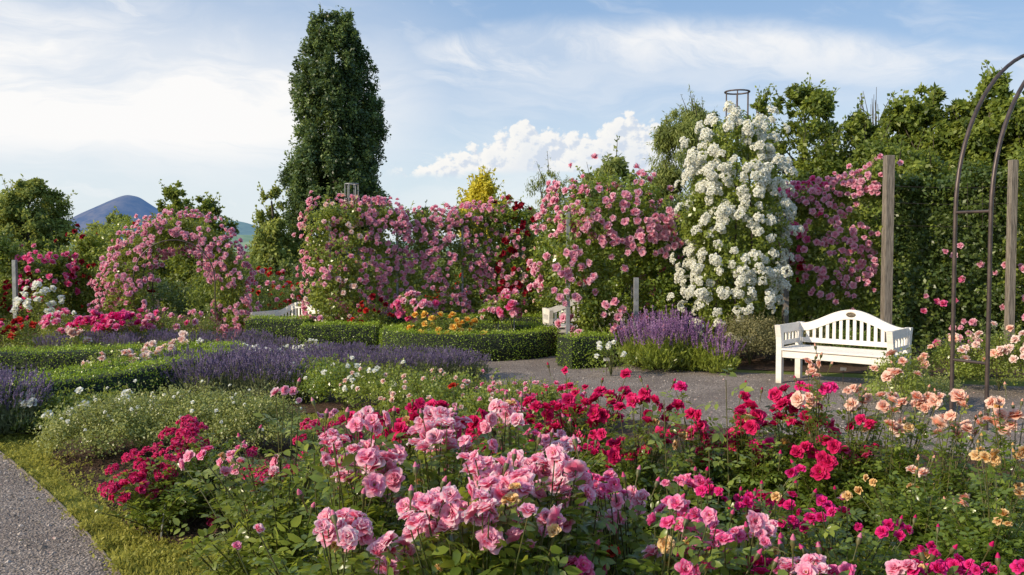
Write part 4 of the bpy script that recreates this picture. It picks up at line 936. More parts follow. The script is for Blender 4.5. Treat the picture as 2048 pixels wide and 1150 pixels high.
# ------------------------------------------------------------ climbers and their supports
def S_slab(pa, ya, pb, yb, tops, z0=.1, th=.3):
    """tops: [(px, py)] outline in the wall's own plane, turned into heights"""
    A = P(pa, 600, ya)[:2]; B = P(pb, 600, yb)[:2]; d = nrm(B - A); m = np.array([d[1], -d[0]])
    if m[1] > 0: m = -m
    T = []
    for q, y in tops:
        # where the ray through q meets the wall plane
        r = ray(q, y); k = np.dot(A, m) / np.dot(r[:2], m); p = np.array([0, 0, CZ]) + r * k; T.append((np.dot(p[:2] - A, d), p[2]))
    T = np.array(sorted(T)); Lw = np.linalg.norm(B - A)
    def f(n):
        u = R.rand(n) * Lw; zt = np.interp(u, T[:, 0], T[:, 1]); v = R.rand(n); z = z0 + (zt - z0) * v
        w = R.rand(n); O = np.zeros((n, 3)); off = np.zeros(n)
        fr = w < .68; tp = (w >= .68) & (w < .86); bk = w >= .86
        O[fr, :2] = m; off[fr] = th / 2; O[bk, :2] = -m; off[bk] = -th / 2
        O[tp] = [0, 0, 1]; z[tp] = zt[tp]; off[tp] = ru(-.5, .5, tp.sum()) * th
        C = np.concatenate([A + d * u[:, None] + m * off[:, None], z[:, None]], 1)
        bump = .10 * (np.sin(u * 3.1 + z * 2.3) * np.cos(z * 3.7 - u * 1.3))
        return C + O * bump[:, None], nrm(O + rn(n, 3) * .12)
    return f
def S_rev(px, Y, prof, flat=1.0):
    c = P(px, 600, Y); pr = np.array(sorted((P(px, y, Y)[2], w / 2 / F * Y) for y, w in prof))
    def f(n):
        z = ru(pr[0, 0], pr[-1, 0], n * 3); r = np.interp(z, pr[:, 0], pr[:, 1]); k = R.rand(n * 3) < r / pr[:, 1].max(); z = z[k][:n]; 
        while len(z) < n: z = np.concatenate([z, z])[:n]
        r = np.interp(z, pr[:, 0], pr[:, 1]); a = R.rand(n) * 6.283; r = r * (1 + .09 * np.sin(a * 3 + z * 5))
        sl = (np.interp(z + .1, pr[:, 0], pr[:, 1]) - np.interp(z - .1, pr[:, 0], pr[:, 1])) / .2
        O = nrm(np.stack([np.cos(a), np.sin(a) , -sl * .7], 1))
        return np.stack([c[0] + np.cos(a) * r, Y + np.sin(a) * r * flat, z], 1), O
    return f
def S_arch(px, Y, hw, zc, th, depth, rz=0.0, fill=0):
    c = P(px, 600, Y); L = zc * 2 + pi * hw; cr, sr = cos(rz), sin(rz)
    def f(n):
        s = R.rand(n) * L; x = np.where(s < zc, -hw, np.where(s > L - zc, hw, -hw * np.cos((s - zc) / hw)))
        z = np.where(s < zc, s, np.where(s > L - zc, L - s, zc + hw * np.sin(np.clip((s - zc) / hw, 0, pi))))
        nx = np.where(s < zc, -1, np.where(s > L - zc, 1, -np.cos((s - zc) / hw))); nz = np.where((s < zc) | (s > L - zc), 0, np.sin(np.clip((s - zc) / hw, 0, pi)))
        v = ru(-.5, .5, n) * depth; side = R.rand(n); O = np.zeros((n, 3)); C = np.zeros((n, 3))
        rad = np.where(side < .45, th / 2, np.where(side < .62, -th / 2, ru(-.5, .5, n) * th)); fr = side >= .62
        v = np.where(fr, np.where(side < .9, -depth / 2, depth / 2), v)
        lx = x + nx * rad; z2 = z + nz * rad; O[:, 0] = np.where(fr, 0, nx * np.sign(rad)); O[:, 2] = np.where(fr, 0, nz * np.sign(rad)); O[:, 1] = np.where(fr, np.sign(v), 0)
        C = np.stack([c[0] + lx * cr - v * sr, Y + lx * sr + v * cr, np.clip(z2, .08, None)], 1)
        O = np.stack([O[:, 0] * cr - O[:, 1] * sr, O[:, 0] * sr + O[:, 1] * cr, O[:, 2]], 1)
        return C, nrm(O + rn(n, 3) * .15)
    return f
def S_mix(*ws):
    def f(n):
        Cs, Os = [], []; tot = sum(w for w, _ in ws)
        for w, s in ws:
            k = max(1, int(round(n * w / tot))); c, o = s(k); Cs.append(c); Os.append(o)
        C = np.concatenate(Cs); O = np.concatenate(Os); i = R.permutation(len(C))
        i = np.concatenate([i, i])[:n]; return C[i], O[i]
    return f
def S_filter(s_, bad):
    def f(n):
        C, O = s_(n * 3); k = ~bad(C); C, O = C[k], O[k]; i = R.randint(0, len(C), n); return C[i], O[i]
    return f
def to_px(C):
    v = C - np.array([0, 0, CZ]); dz = v @ FW; return 1024 + v[:, 0] / dz * F, 575 - (v @ UP) / dz * F
def where_px(x0, x1, y0, y1, extra=None):
    def f(C):
        x, y = to_px(C); m = (x > x0) & (x < x1) & (y > y0) & (y < y1)
        return m if extra is None else m & extra(x, y)
    return f
def post(name, label, px, Y, top, w, m='old_wood', cat='post', group=None, bot=None, lean=0.0):
    c = P(px, 600, Y); g0 = float(gz(Y)); z = P(px, top, Y)[2] - g0; b = Buf(); box(b, (0, 0, z / 2), (w, w, z), bev=.006)
    o = link(name, b.mesh(name, [m], smooth=False), None, (c[0], Y, g0)); o.rotation_euler = (0, lean, .06 if m == 'old_wood' else 0); tag(o, label, cat, group); return o

# rose trellis wall
tops = [(640, 428), (690, 412), (740, 420), (800, 426), (860, 424), (900, 432), (960, 426), (1045, 432)]
SW = S_slab(645, 15.7, 1040, 17.0, tops, .35, .34)
SWL = S_rev(672, 15.5, [(400, 40), (418, 90), (470, 106), (540, 110), (600, 112), (650, 90), (680, 40)])
vine('climbing_rose', 'long wall of pink climbing roses covering the trellis behind the round hedge', S_mix((.8, SW), (.2, SWL)), 640, 52, .20, .062, 'rose_leaf_light',
     [('rambler', 880, .10, 4.5, where_px(600, 1010, 390, 655), 'pom'), ('palepink', 90, .10, 3, where_px(600, 740, 395, 640), 'pom'), ('hotpink', 12, .11, 2, where_px(800, 860, 590, 640), 'pom')], (P(850, 600, 16.2)[0], 16.2, 0))
vine('climbing_rose', 'dark red climbing rose on the end post of the long trellis', S_slab(985, 16.7, 1046, 16.8, [(980, 430), (1010, 410), (1050, 425)], .4, .4), 90, 40, .16, .06, 'rose_leaf',
     [('darkred', 48, .12, 2.4, None, 'pom'), ('rambler', 30, .10, 4, None, 'pom')], (P(1015, 600, 16.7)[0], 16.7, 0))
vine('climbing_rose', 'loose pale climbing rose with cream flowers in the gap beside the trellis post', S_slab(1046, 17.3, 1105, 16.6, [(1040, 470), (1075, 455), (1110, 480)], .3, .5), 150, 40, .2, .06, 'rose_leaf_light',
     [('palepink', 34, .085, 2, None, 'pom'), ('darkred', 12, .10, 1.4, None, 'pom')], (P(1075, 600, 17)[0], 17, 0))
t = thing('rose_trellis', 'grey frame of posts and rails inside the long wall of roses', 'trellis', (P(850, 600, 16.35)[0], 16.35, 0)); o = np.array(t.location)
Aw = P(645, 600, 15.75); Bw = P(1043, 600, 17.05)
for px, dm in ((662, .05), (795, .04), (925, .04), (1043, .075)):
    k = (px - 645) / 398; y = 15.75 + 1.3 * k - .19; c = P(px, 600, y); z = P(px, 438, y)[2]; b = Buf(); box(b, (c[0], y, z / 2 + float(gz(y)) / 2), (dm, dm, z - float(gz(y))), bev=.005); link('post', b.mesh('trellis_post', ['grey_metal'], o, smooth=False), t)
for py in (515, 629):
    c0 = P(662, py, 15.75 - .17); c1 = P(1043, py, 17.05 - .17); c1[2] = c0[2]; b = Buf(); tube(b, [c0, (c0 + c1) / 2, c1], .014, 6); link('rail', b.mesh('trellis_rail', ['grey_metal'], o), t)
def obelisk(label, px, Y, top, wpx, z_low, wlow, m='metal'):
    c = P(px, 600, Y); z = P(px, top, Y)[2]; r = wpx / 2 / F * Y; t = thing('plant_obelisk', label, 'obelisk', (c[0], Y, 0)); a = np.linspace(0, 2 * pi, 33)
    for k in range(6):
        b = Buf(); q = k * pi / 3 + .3; tube(b, [(cos(q) * wlow, sin(q) * wlow, 0), (cos(q) * (wlow * .4 + r * .6), sin(q) * (wlow * .4 + r * .6), z * .55), (cos(q) * r, sin(q) * r, z * .8), (cos(q) * r, sin(q) * r, z)], .009, 6); link('rod', b.mesh('obelisk_rod', [m]), t)
    for zz, rr in ((z, r), (z * .55, wlow * .4 + r * .6)):
        b = Buf(); tube(b, np.stack([np.cos(a) * rr, np.sin(a) * rr, np.full(33, zz)], 1), .012, 6, 0, False); link('ring', b.mesh('obelisk_ring', [m]), t)
obelisk('metal obelisk ring standing out of the top of the white climbing rose', 1470, 13.0, 184, 48, 0, .35)
obelisk('pale metal obelisk top rising from the end of the rose trellis', 705, 15.9, 368, 26, 0, .3, 'grey_metal')

# white rose on its obelisk
SO = S_mix((.8, S_rev(1468, 13.0, [(232, 60), (260, 92), (300, 130), (350, 152), (400, 166), (430, 180), (500, 176), (560, 164), (610, 150), (650, 124), (690, 90)])), (.1, S_rev(1392, 12.8, [(390, 30), (430, 74), (480, 40)])))
vine('climbing_rose', 'tall white climbing rose swallowing its obelisk beside the bench', SO, 400, 56, .15, .058, 'rose_leaf_light',
     [('white', 330, .19, 2.8, lambda C: (np.sin(C[:, 2] * 4.1 + C[:, 0] * 6) + np.cos(C[:, 2] * 2.3 - C[:, 0] * 3) + (C[:, 2] - 1.2) * .9 + (C[:, 0] - 3.0) * .8) > -.6, 'cluster')], (P(1470, 600, 13)[0], 13, 0), out_k=.10, shoots=16)
# near pink arch
SAr0 = S_mix((.55, S_arch(1212, 13.7, .68, 1.55, .50, 1.1, .25)), (.45, S_rev(1218, 13.9, [(345, 40), (362, 140), (400, 215), (450, 240), (500, 225), (555, 180)], .8)))
SAr = S_filter(SAr0, lambda C: (to_px(C)[0] < 1168) & (to_px(C)[1] > 606))
vine('climbing_rose', 'pink climbing rose heaped over the near arch beside the round hedge', SAr, 430, 56, .19, .062, 'rose_leaf',
     [('rambler', 300, .125, 3.6, lambda C: where_px(1080, 1360, 355, 690)(C) & ((to_px(C)[1] < 520) | (to_px(C)[0] < 1180) | (R.rand(len(C)) < .35)), 'pom')], (P(1215, 600, 13.8)[0], 13.8, 0), shoots=60)
vine('climbing_rose', 'salmon pink climbing rose low on the far side of the near arch', S_slab(1275, 14.4, 1365, 14.2, [(1270, 540), (1320, 530), (1370, 560)], .3, .3), 90, 44, .18, .06, 'rose_leaf',
     [('hotpink', 22, .11, 2.5, None, 'pom'), ('rambler', 30, .11, 2.5, None, 'pom')], (P(1320, 600, 14.3)[0], 14.3, 0))
t = thing('rose_arch', 'grey metal arch frame under the near pink climbing rose', 'arch', (P(1204, 600, 13.4)[0], 13.4, 0)); o = np.array(t.location)
for px, top, y, wd_ in ((1136, 425, 13.15, .06), (1272, 555, 13.2, .075), (1170, 520, 14.4, .05), (1265, 520, 14.5, .05)):
    c = P(px, 600, y); z = P(px, top, y)[2]; b = Buf(); box(b, (c[0], y, z / 2), (wd_, wd_, z), bev=.004); link('post', b.mesh('arch_post', ['grey_metal'], o, smooth=False), t)
# bare lower canes of the arch rose
b = Buf(); o = P(1225, 690, 12.9); o[2] = 0
for i in range(12): 
    s_ = o + [rn() * .12, rn() * .08, 0]; e_ = P(ru(1160, 1300), ru(560, 640), 13.4); tube(b, bez(s_, (s_ + e_) / 2 + [rn() * .2, 0, 0], e_, 8), np.linspace(.013, .006, 8), 5)
tag(link('rose_canes', b.mesh('rose_canes', ['cane'], o), None, o), 'bare arching canes at the foot of the near pink arch', 'rose canes')

vine('climbing_rose', 'low pink trusses hanging before the bench behind the near arch', S_rev(1200, 13.3, [(570, 40), (600, 80), (640, 96), (680, 84), (700, 50)], .6), 150, 44, .14, .055, 'rose_leaf_light',
     [('rambler', 26, .13, 4, where_px(1120, 1230, 615, 690), 'pom')], (P(1165, 600, 13.3)[0], 13.3, 0), shoots=14)
# far pink arch
SF = S_arch(362, 16.4, .92, 1.02, .44, .55, .10)
vine('climbing_rose', 'round arch completely covered in pink ramblers on the far side of the garden', S_mix((.84, SF), (.16, S_rev(258, 16.0, [(520, 40), (560, 80), (620, 96), (665, 90)]))), 420, 46, .13, .055, 'rose_leaf_light',
     [('rambler', 820, .10, 5, None, 'pom')], (P(366, 600, 16.4)[0], 16.4, 0))
t = thing('rose_arch', 'thin metal hoops inside the far arch of pink ramblers', 'arch', (P(366, 600, 16.4)[0], 16.4, 0), .12)
for yv in (-.6, 0, .6):
    a = np.linspace(0, pi, 18); b = Buf(); tube(b, [(-.70, yv, 0)] + [(-.70 * cos(q), yv, 1.08 + .70 * sin(q)) for q in a] + [(.70, yv, 0)], .012, 6); link('hoop', b.mesh('arch_hoop', ['metal']), t)
# climbers between the pole and the far arch
vine('climbing_rose', 'green climbing rose dotted with dark red flowers before the far arch', S_mix((.5, S_rev(232, 17.2, [(436, 50), (460, 110), (520, 130), (600, 130), (660, 110)])), (.3, S_rev(168, 17.0, [(468, 30), (490, 60), (560, 80), (650, 90)])), (.2, S_rev(128, 16.8, [(500, 30), (540, 54), (600, 70), (660, 84)]))), 420, 46, .19, .06, 'rose_leaf_light',
     [('darkred', 45, .10, 1.4, None, 'pom'), ('red', 18, .08, 1.4, None, 'pom')], (P(180, 600, 17)[0], 17, 0))
vine('climbing_rose', 'crimson climbing rose with a bright pink crown near the grey pole', S_rev(98, 16.5, [(515, 40), (530, 66), (580, 70), (650, 80)]), 110, 44, .17, .06, 'rose_leaf',
     [('hotpink', 46, .12, 4, where_px(60, 140, 500, 580), 'pom'), ('magenta', 34, .12, 3, where_px(30, 130, 580, 640), 'pom')], (P(98, 600, 16.5)[0], 16.5, 0))
vine('climbing_rose', 'dark red climbing rose at the picture edge beside the grey pole', S_slab(-60, 16.0, 62, 16.6, [(-60, 440), (0, 470), (30, 500), (70, 540)], .1, .4), 210, 46, .2, .065, 'rose_leaf_light',
     [('darkred', 50, .12, 2.5, where_px(-60, 90, 560, 650), 'pom')], (P(10, 600, 16.3)[0], 16.3, 0))
post('pole', 'weathered grey pole standing among the red roses', 31, 15.4, 520, .07, 'grey_metal', 'pole', None)
post('pole', 'second darker pole behind the crimson climbing rose', 57, 16.9, 540, .06, 'old_wood', 'pole', None)

# climbers on the right-hand fence
vine('climbing_rose', 'leafy climbing rose with pink trusses on the fence beside the first grey post', S_slab(1560, 13.9, 1768, 13.5, [(1555, 420), (1600, 385), (1660, 372), (1720, 350), (1762, 330), (1775, 335)], .2, .4), 330, 52, .19, .062, 'rose_leaf_light',
     [('rambler', 260, .105, 6, where_px(1565, 1762, 325, 640, lambda x, y: (y < 560 - (x < 1620) * 20) & ((x + y * .35) > 1690) | ((y > 545) & (y < 600) & (x > 1625))), 'pom'), ('hotpink', 34, .13, 3, where_px(1565, 1640, 350, 480), 'pom'), ('darkred', 10, .11, 2, where_px(1565, 1600, 500, 560), 'pom')], (P(1665, 600, 13.7)[0], 13.7, 0))
vine('climbing_plant', 'dark wall of climbing foliage between the two grey wooden posts', S_slab(1768, 13.6, 2030, 13.2, [(1765, 372), (1820, 352), (1880, 366), (1950, 350), (2040, 345)], .05, .45), 430, 60, .2, .07, 'dark_leaf',
     [('rambler', 22, .10, 1.2, where_px(1840, 2040, 500, 700), 'pom'), ('hotpink', 6, .12, 1.2, where_px(1840, 2040, 560, 700), 'pom')], (P(1900, 600, 13.4)[0], 13.4, 0), cat='climber')
vine('climbing_rose', 'bright leafy climbing rose at the picture edge over the second grey post', S_slab(2030, 13.0, 2200, 12.4, [(2025, 330), (2060, 310), (2200, 300)], .1, .5), 260, 54, .2, .068, 'rose_leaf_light',
     [('rambler', 20, .11, 2, None, 'pom')], (P(2090, 600, 12.8)[0], 12.8, 0))
vine('climbing_plant', 'dark climbing foliage behind the white rose and the bench', S_slab(1340, 15.2, 1600, 14.6, [(1340, 420), (1450, 400), (1600, 400)], .05, .5), 300, 56, .2, .07, 'dark_leaf', [], (P(1470, 600, 15)[0], 15, 0), cat='climber')
vine('climbing_plant', 'dark leafy screen behind the opening of the near pink arch', S_slab(1085, 17.0, 1360, 15.6, [(1085, 500), (1200, 470), (1360, 440)], .05, .5), 260, 56, .2, .07, 'rose_leaf', [], (P(1220, 600, 16.3)[0], 16.3, 0), cat='climber')
post('fence_post', 'tall weathered wooden post beside the pink trusses behind the bench', 1773, 12.95, 311, .125, cat='post')
post('fence_post', 'tall wooden post seen through the metal arch', 2020, 12.6, 320, .10, cat='post')
post('fence_post', 'slim grey post half lost in the foliage beside the white rose', 1571, 13.3, 420, .08, cat='post')
b = Buf(); o = P(1900, 500, 12.9)
for py in (372, 405, 450):
    a0 = P(1773, py, 12.93); a1 = P(2020, py + 2, 12.6); tube(b, [a0, (a0 + a1) / 2 - [0, 0, .02], a1], .002, 4, 0, False)
for px in (1935, 1965, 1990): 
    a0 = P(px, 365, 12.7); a1 = P(px, 455, 12.7); tube(b, [a0, a1], .002, 4, 0, False)
tag(link('fence_wire', b.mesh('fence_wire', ['metal'], o), None, o), 'thin wire mesh strung between the two wooden posts', 'wire')

# ------------------------------------------------------------ metal arch near the camera
lg = G(1902, 848); lg2 = G(1972, 861); t = thing('metal_arch', 'bare brown metal arch cut by the picture edge', 'arch', (lg[0], lg[1], 0))
ax = np.array([lg2[0] - lg[0], lg2[1] - lg[1], 0]); hd = nrm(np.array([.87, .50, 0])); rr = 1.5; zs = P(1905, 425, lg[1])[2]; zt = P(2085, 104, 8.85)[2]
def hoop(off):
    a = np.linspace(0, pi, 40); b = Buf()
    pts = [off + [0, 0, 0], off + [0, 0, zs * .5], off + [0, 0, zs]] + [off + hd * (rr - rr * cos(q)) + [0, 0, zs + (zt - zs) * sin(q)] for q in a[1:-1]] + [off + hd * 2 * rr + [0, 0, zs], off + hd * 2 * rr + [0, 0, 0]]
    tube(b, np.array(pts, float), .0185, 10); link('hoop', b.mesh('arch_hoop', ['metal']), t)
hoop(np.zeros(3)); hoop(ax)
for q, zz in ((0, zs - .0), (0, P(1905, 719, lg[1])[2])):
    b = Buf(); tube(b, [[0, 0, zz], ax + [0, 0, zz]], .0135, 8); link('crossbar', b.mesh('arch_crossbar', ['metal']), t)
for q in (radians(70), radians(110), radians(145)):
    p = hd * (rr - rr * cos(q)) + [0, 0, zs + (zt - zs) * sin(q)]; b = Buf(); tube(b, [p, p + ax], .0135, 8); link('crossbar', b.mesh('arch_crossbar', ['metal']), t)

# ------------------------------------------------------------ small signs and stakes
def label_stake(label, px, py, w=.07, tilt=.35, h=.18):
    g = G(px, py + 14); t = thing('plant_label', label, 'plant label', g, ru(-.3, .3))
    b = Buf(); tube(b, [(0, 0, 0), (0, 0, h * .6), (0, 0, h)], .004, 6); link('stake', b.mesh('label_stake', ['metal']), t)
    b = Buf(); ct, st_ = cos(tilt), sin(tilt); box(b, (0, 0, h + .015), (w, .003, w * .6), bev=.001, tilt=[[1, 0, 0], [0, ct, -st_], [0, st_, ct]]); link('plate', b.mesh('label_plate', ['tag_white'], smooth=False), t)
label_stake('small white plant label on the soil beneath the bench', 1686, 757)
label_stake('small white plant label by the hedge corner and arch canes', 1213, 735, .08)
b = Buf(); g = G(322, 1083); tube(b, [(0, 0, 0), (.012, 0, .10), (.03, 0, .22)], .006, 6); tag(link('metal_stake', b.mesh('metal_stake', ['grey_metal']), None, g), 'thin grey metal stake stuck in the soil under the crimson rose', 'stake')

# ------------------------------------------------------------ standard roses and bedding in the middle distance
def standard_rose(label, px, Y, top, cy, wpx, kinds, nb, dm, stake=True, ball=None):
    c = P(px, 600, Y); zc = P(px, cy, Y)[2]; zt = P(px, top, Y)[2]; r = wpx / 2 / F * Y; base = np.array([c[0], Y, 0]); t = thing('standard_rose', label, 'standard rose', base)
    b = Buf(); q = nrm(rn(46, 3)); C = q * r * ru(.4, 1, 46)[:, None] * [1, 1, (zt - zc) / r] + [c[0], Y, zc]; clumps(b, C, q, 36, .09, .05, 'far'); link('foliage', b.mesh('standard_rose_foliage', ['rose_leaf'], base), t)
    b = Buf(); tube(b, [base, base + [.01, 0, zc * .5], base + [0, 0, zc]], [.014, .012, .01], 6); link('stem', b.mesh('standard_rose_stem', ['cane'], base), t)
    if stake: b = Buf(); tube(b, [base + [.05, .02, 0], base + [.05, .02, zc]], .012, 6); link('stake', b.mesh('rose_stake', ['grey_metal'], base), t)
    for i in range(nb):
        o = nrm(rn(3) * [1, .8, 1] + [0, -.6, .1]); p = np.array([c[0], Y, zc]) + o * r * ru(.8, 1.2) * [1, 1, (zt - zc) / r]; put('bloom', blooms(kinds[R.randint(len(kinds))], 'pom', (2, 2))[R.randint(4)], p, baxis(p, [c[0], Y, zc]), dm / 2 * ru(.8, 1.2), t, base)
standard_rose('standard rose with hot pink flowers at the rim of the round hedge', 830, 14.4, 588, 612, 76, ['hotpink', 'rambler'], 20, .13)
standard_rose('standard rose with small pale pink flowers inside the round hedge', 990, 14.0, 604, 622, 60, ['rambler', 'palepink'], 14, .10)
standard_rose('standard rose with large deep pink flowers in the round hedge', 1022, 13.8, 586, 610, 60, ['hotpink', 'hotpink', 'rambler'], 18, .13)
def fb(label, px, Y, h, r, nb, dm, kinds, **k): return far_bush('rose_bush', label, px, Y, h, r, nb, dm, kinds, **k)
fb('yellow rose bush filling the round hedge', 892, 13.55, .58, .42, 18, .115, ['yellow'], ncl=60)
fb('small yellow rose beside the bigger yellow rose in the round hedge', 846, 13.8, .62, .2, 5, .13, ['yellow'], ncl=30)
fb('low yellow rose trailing toward the centre of the round hedge', 945, 13.5, .52, .26, 7, .12, ['yellow'], ncl=34)
fb('low red rose bush behind the hedge under the rose trellis', 745, 15.2, .72, .38, 14, .11, ['red', 'darkred'], lm='rose_leaf')
fb('red rose bush glowing through the bottom of the trellis', 925, 17.9, 1.0, .8, 34, .12, ['red'], lm='rose_leaf')
fb('orange red rose bush behind the half hidden bench', 535, 18.2, 1.15, .55, 40, .11, ['red', 'rambler'], lm='rose_leaf')
fb('orange red rose bush at the foot of the columnar oak', 575, 18.8, 1.0, .4, 22, .11, ['red'], lm='rose_leaf')
# beds across the far side
for lab, px, Y, h, r, nb_, dm, kinds in (
    ('white shrub rose beside the leaning grey pole', 84, 15.3, .95, .42, 34, .12, ['white']),
    ('low white rose between the grey pole and the pink bed', 128, 15.0, .55, .3, 14, .10, ['white']),
    ('salmon and dark red rose bush at the picture edge behind the hedge', 8, 13.4, .5, .3, 14, .12, ['hotpink', 'red']),
    ('dark red rose bush behind the back hedge arm', 48, 13.3, .52, .25, 10, .13, ['darkred', 'red']),
    ('salmon pink rose bush at the start of the far bed', 128, 14.0, .58, .32, 22, .12, ['rambler', 'hotpink']),
    ('deep pink rose bush in the middle of the far bed', 186, 13.9, .56, .34, 34, .13, ['hotpink', 'magenta']),
    ('densest magenta rose bush of the far bed', 238, 13.8, .58, .34, 36, .13, ['hotpink', 'magenta']),
    ('pink rose bush ending the far bed', 285, 14.2, .6, .34, 16, .12, ['rambler', 'hotpink']),
    ('pink rose bush before the foot of the far arch', 335, 14.3, .62, .34, 10, .13, ['rambler', 'hotpink']),
    ('leafy rose bush between the two feet of the far arch', 400, 14.8, .55, .34, 5, .12, ['rambler'])):
    fb(lab, px, Y, h, r, nb_, dm, kinds, lm='rose_leaf_light', ncl=60)
# roses inside the hedge crescent
for i, (px, Y, nb_) in enumerate(((212, 9.35, 9), (262, 9.75, 12), (312, 10.2, 12), (360, 10.7, 8))):
    fb(('pale pink rose nearest the tip of the hedge crescent', 'pale pink rose second along the hedge crescent', 'pale pink rose third along the hedge crescent', 'pale pink rose at the closed end of the hedge crescent')[i], px, Y, .50, .26, nb_, .10, ['palepink'], ncl=34, lm='rose_leaf_light', style='double', res=(3, 2))
fb('large blush rose standing above the back hedge arm', 152, 11.6, .58, .16, 5, .12, ['palepink'], ncl=16, style='double', res=(3, 2))
fb('pink rose peeping over the end of the back hedge arm', 378, 11.4, .52, .15, 3, .13, ['palepink', 'rambler'], ncl=16, style='double', res=(3, 2))
# small white roses among the lavender
for i, (px, Y, nb_) in enumerate(((412, 12.6, 22), (442, 12.1, 26), (478, 11.9, 28), (512, 11.6, 30), (548, 11.35, 30), (592, 11.9, 22), (625, 12.4, 14))):
    far_bush('rose_bush', 'small white rose bush in the chain winding through the lavender', px, Y, .31, .22, nb_, .07, ['white'], ncl=26, per=26, lm='rose_leaf_light', group='small white roses winding through the lavender')
for lab, px, Y, h, r, nb_ in (('white rose bush beside the lavender at the path corner', 98, 7.7, .34, .32, 10), ('white rose bush under the dark hedge face', 62, 8.0, .34, .26, 6), ('white rose spray at the left end of the small leaved shrub', 150, 7.8, .34, .28, 4), ('white cluster rose before the hedge above the small leaved shrub', 300, 7.75, .30, .36, 10), ('white cluster rose beside the lavender row', 400, 7.6, .33, .34, 16), ('single flowered white rose near the lavender row', 232, 8.0, .32, .26, 4)):
    fb(lab, px, Y, h, r, nb_, .095, ['white'], lm='rose_leaf_light', ncl=64, style='double', res=(3, 2), leaf=.03)
# mounds of small leaves
for lab, px, Y, h, r, rx_ in (('small leaved green shrub mound closest to the path', 195, 6.7, .46, .42, .42), ('middle mound of the small leaved shrub row', 300, 6.95, .52, .48, .55), ('small leaved shrub mound behind the crimson cluster rose', 420, 7.0, .52, .48, .55), ('small leaved shrub mound ending at the tall pink rose', 520, 6.9, .46, .40, .42)):
    far_bush('shrub', lab, px, Y, h, r, 10, .03, ['white'], 'shrub_leaf', 62, 150, .021, None, cat='shrub', rx=rx_)
for lab, px, Y, h, r, kk, nb_ in (('dark leafy rose bush between lavender and lawn', 690, 8.9, .50, .42, ['white'], 6), ('dark leafy rose bush with a few white buds before the lavender drift', 640, 9.3, .46, .36, ['white'], 4), ('bright green rose with cream clusters beside the lavender drift', 775, 8.4, .52, .42, ['palepink', 'white'], 20), ('bright green rose with fading cream flowers behind the crimson roses', 850, 7.9, .5, .42, ['palepink'], 18), ('light green rose bush with apricot buds at the end of the lavender drift', 930, 8.3, .46, .40, ['palepink', 'rambler'], 12), ('low pink cluster rose spilling toward the gravel', 1040, 8.0, .42, .42, ['hotpink', 'rambler'], 26), ('second low pink cluster rose at the edge of the gravel', 1110, 7.7, .42, .36, ['hotpink'], 26), ('reddish twiggy rose bush beside the pink cluster roses', 985, 7.6, .40, .38, ['rambler', 'palepink'], 14)):
    fb(lab, px, Y, h, r, nb_, .055, kk, lm='rose_leaf' if 'dark' in lab else 'rose_leaf_light', ncl=84, per=44, leaf=.028)
far_bush('shrub', 'airy dry grey green plant between the salvia and the bench', 1500, 12.2, .74, .42, 0, .05, ['white'], 'dry_leaf', 60, 130, .028, None, cat='shrub', rx=.5)
far_bush('shrub', 'airy dry plant directly behind the left legs of the bench', 1590, 12.4, .60, .42, 0, .05, ['white'], 'dry_leaf', 60, 100, .028, None, cat='shrub', rx=.6)
far_bush('shrub', 'low dark foliage on the bed under the back of the bench', 1700, 12.3, .5, .35, 3, .08, ['darkred'], 'rose_leaf', 50, 80, .035, None, cat='shrub', rx=.6)
far_bush('shrub', 'grey green catmint mound at the right end of the bench', 1838, 9.2, .30, .35, 0, .05, ['white'], 'shrub_leaf', 50, 90, .024, None, cat='shrub', rx=.5)
for lab, px, Y, h, r, nb_, kk in (('blush rose bush behind the metal arch legs', 1905, 10.2, .62, .34, 12, ['palepink', 'peach']), ('blush white rose bush right of the metal arch', 2000, 10.0, .72, .42, 20, ['palepink', 'palepink', 'peach']), ('pale rose bush at the picture edge behind the gravel', 2070, 9.8, .66, .4, 12, ['palepink']), ('leafy rose with orange buds against the right bench legs', 1800, 8.6, .62, .30, 8, ['peach'])):
    fb(lab, px, Y, h, r, nb_, .10, kk, lm='rose_leaf_light', ncl=80, style='double', res=(3, 2))
fb('white rosebuds on thin stems at the hedge corner', 1222, 11.2, .42, .28, 8, .07, ['white'], ncl=14, lm='rose_leaf')

# ------------------------------------------------------------ foreground roses
nbsh = near_bush
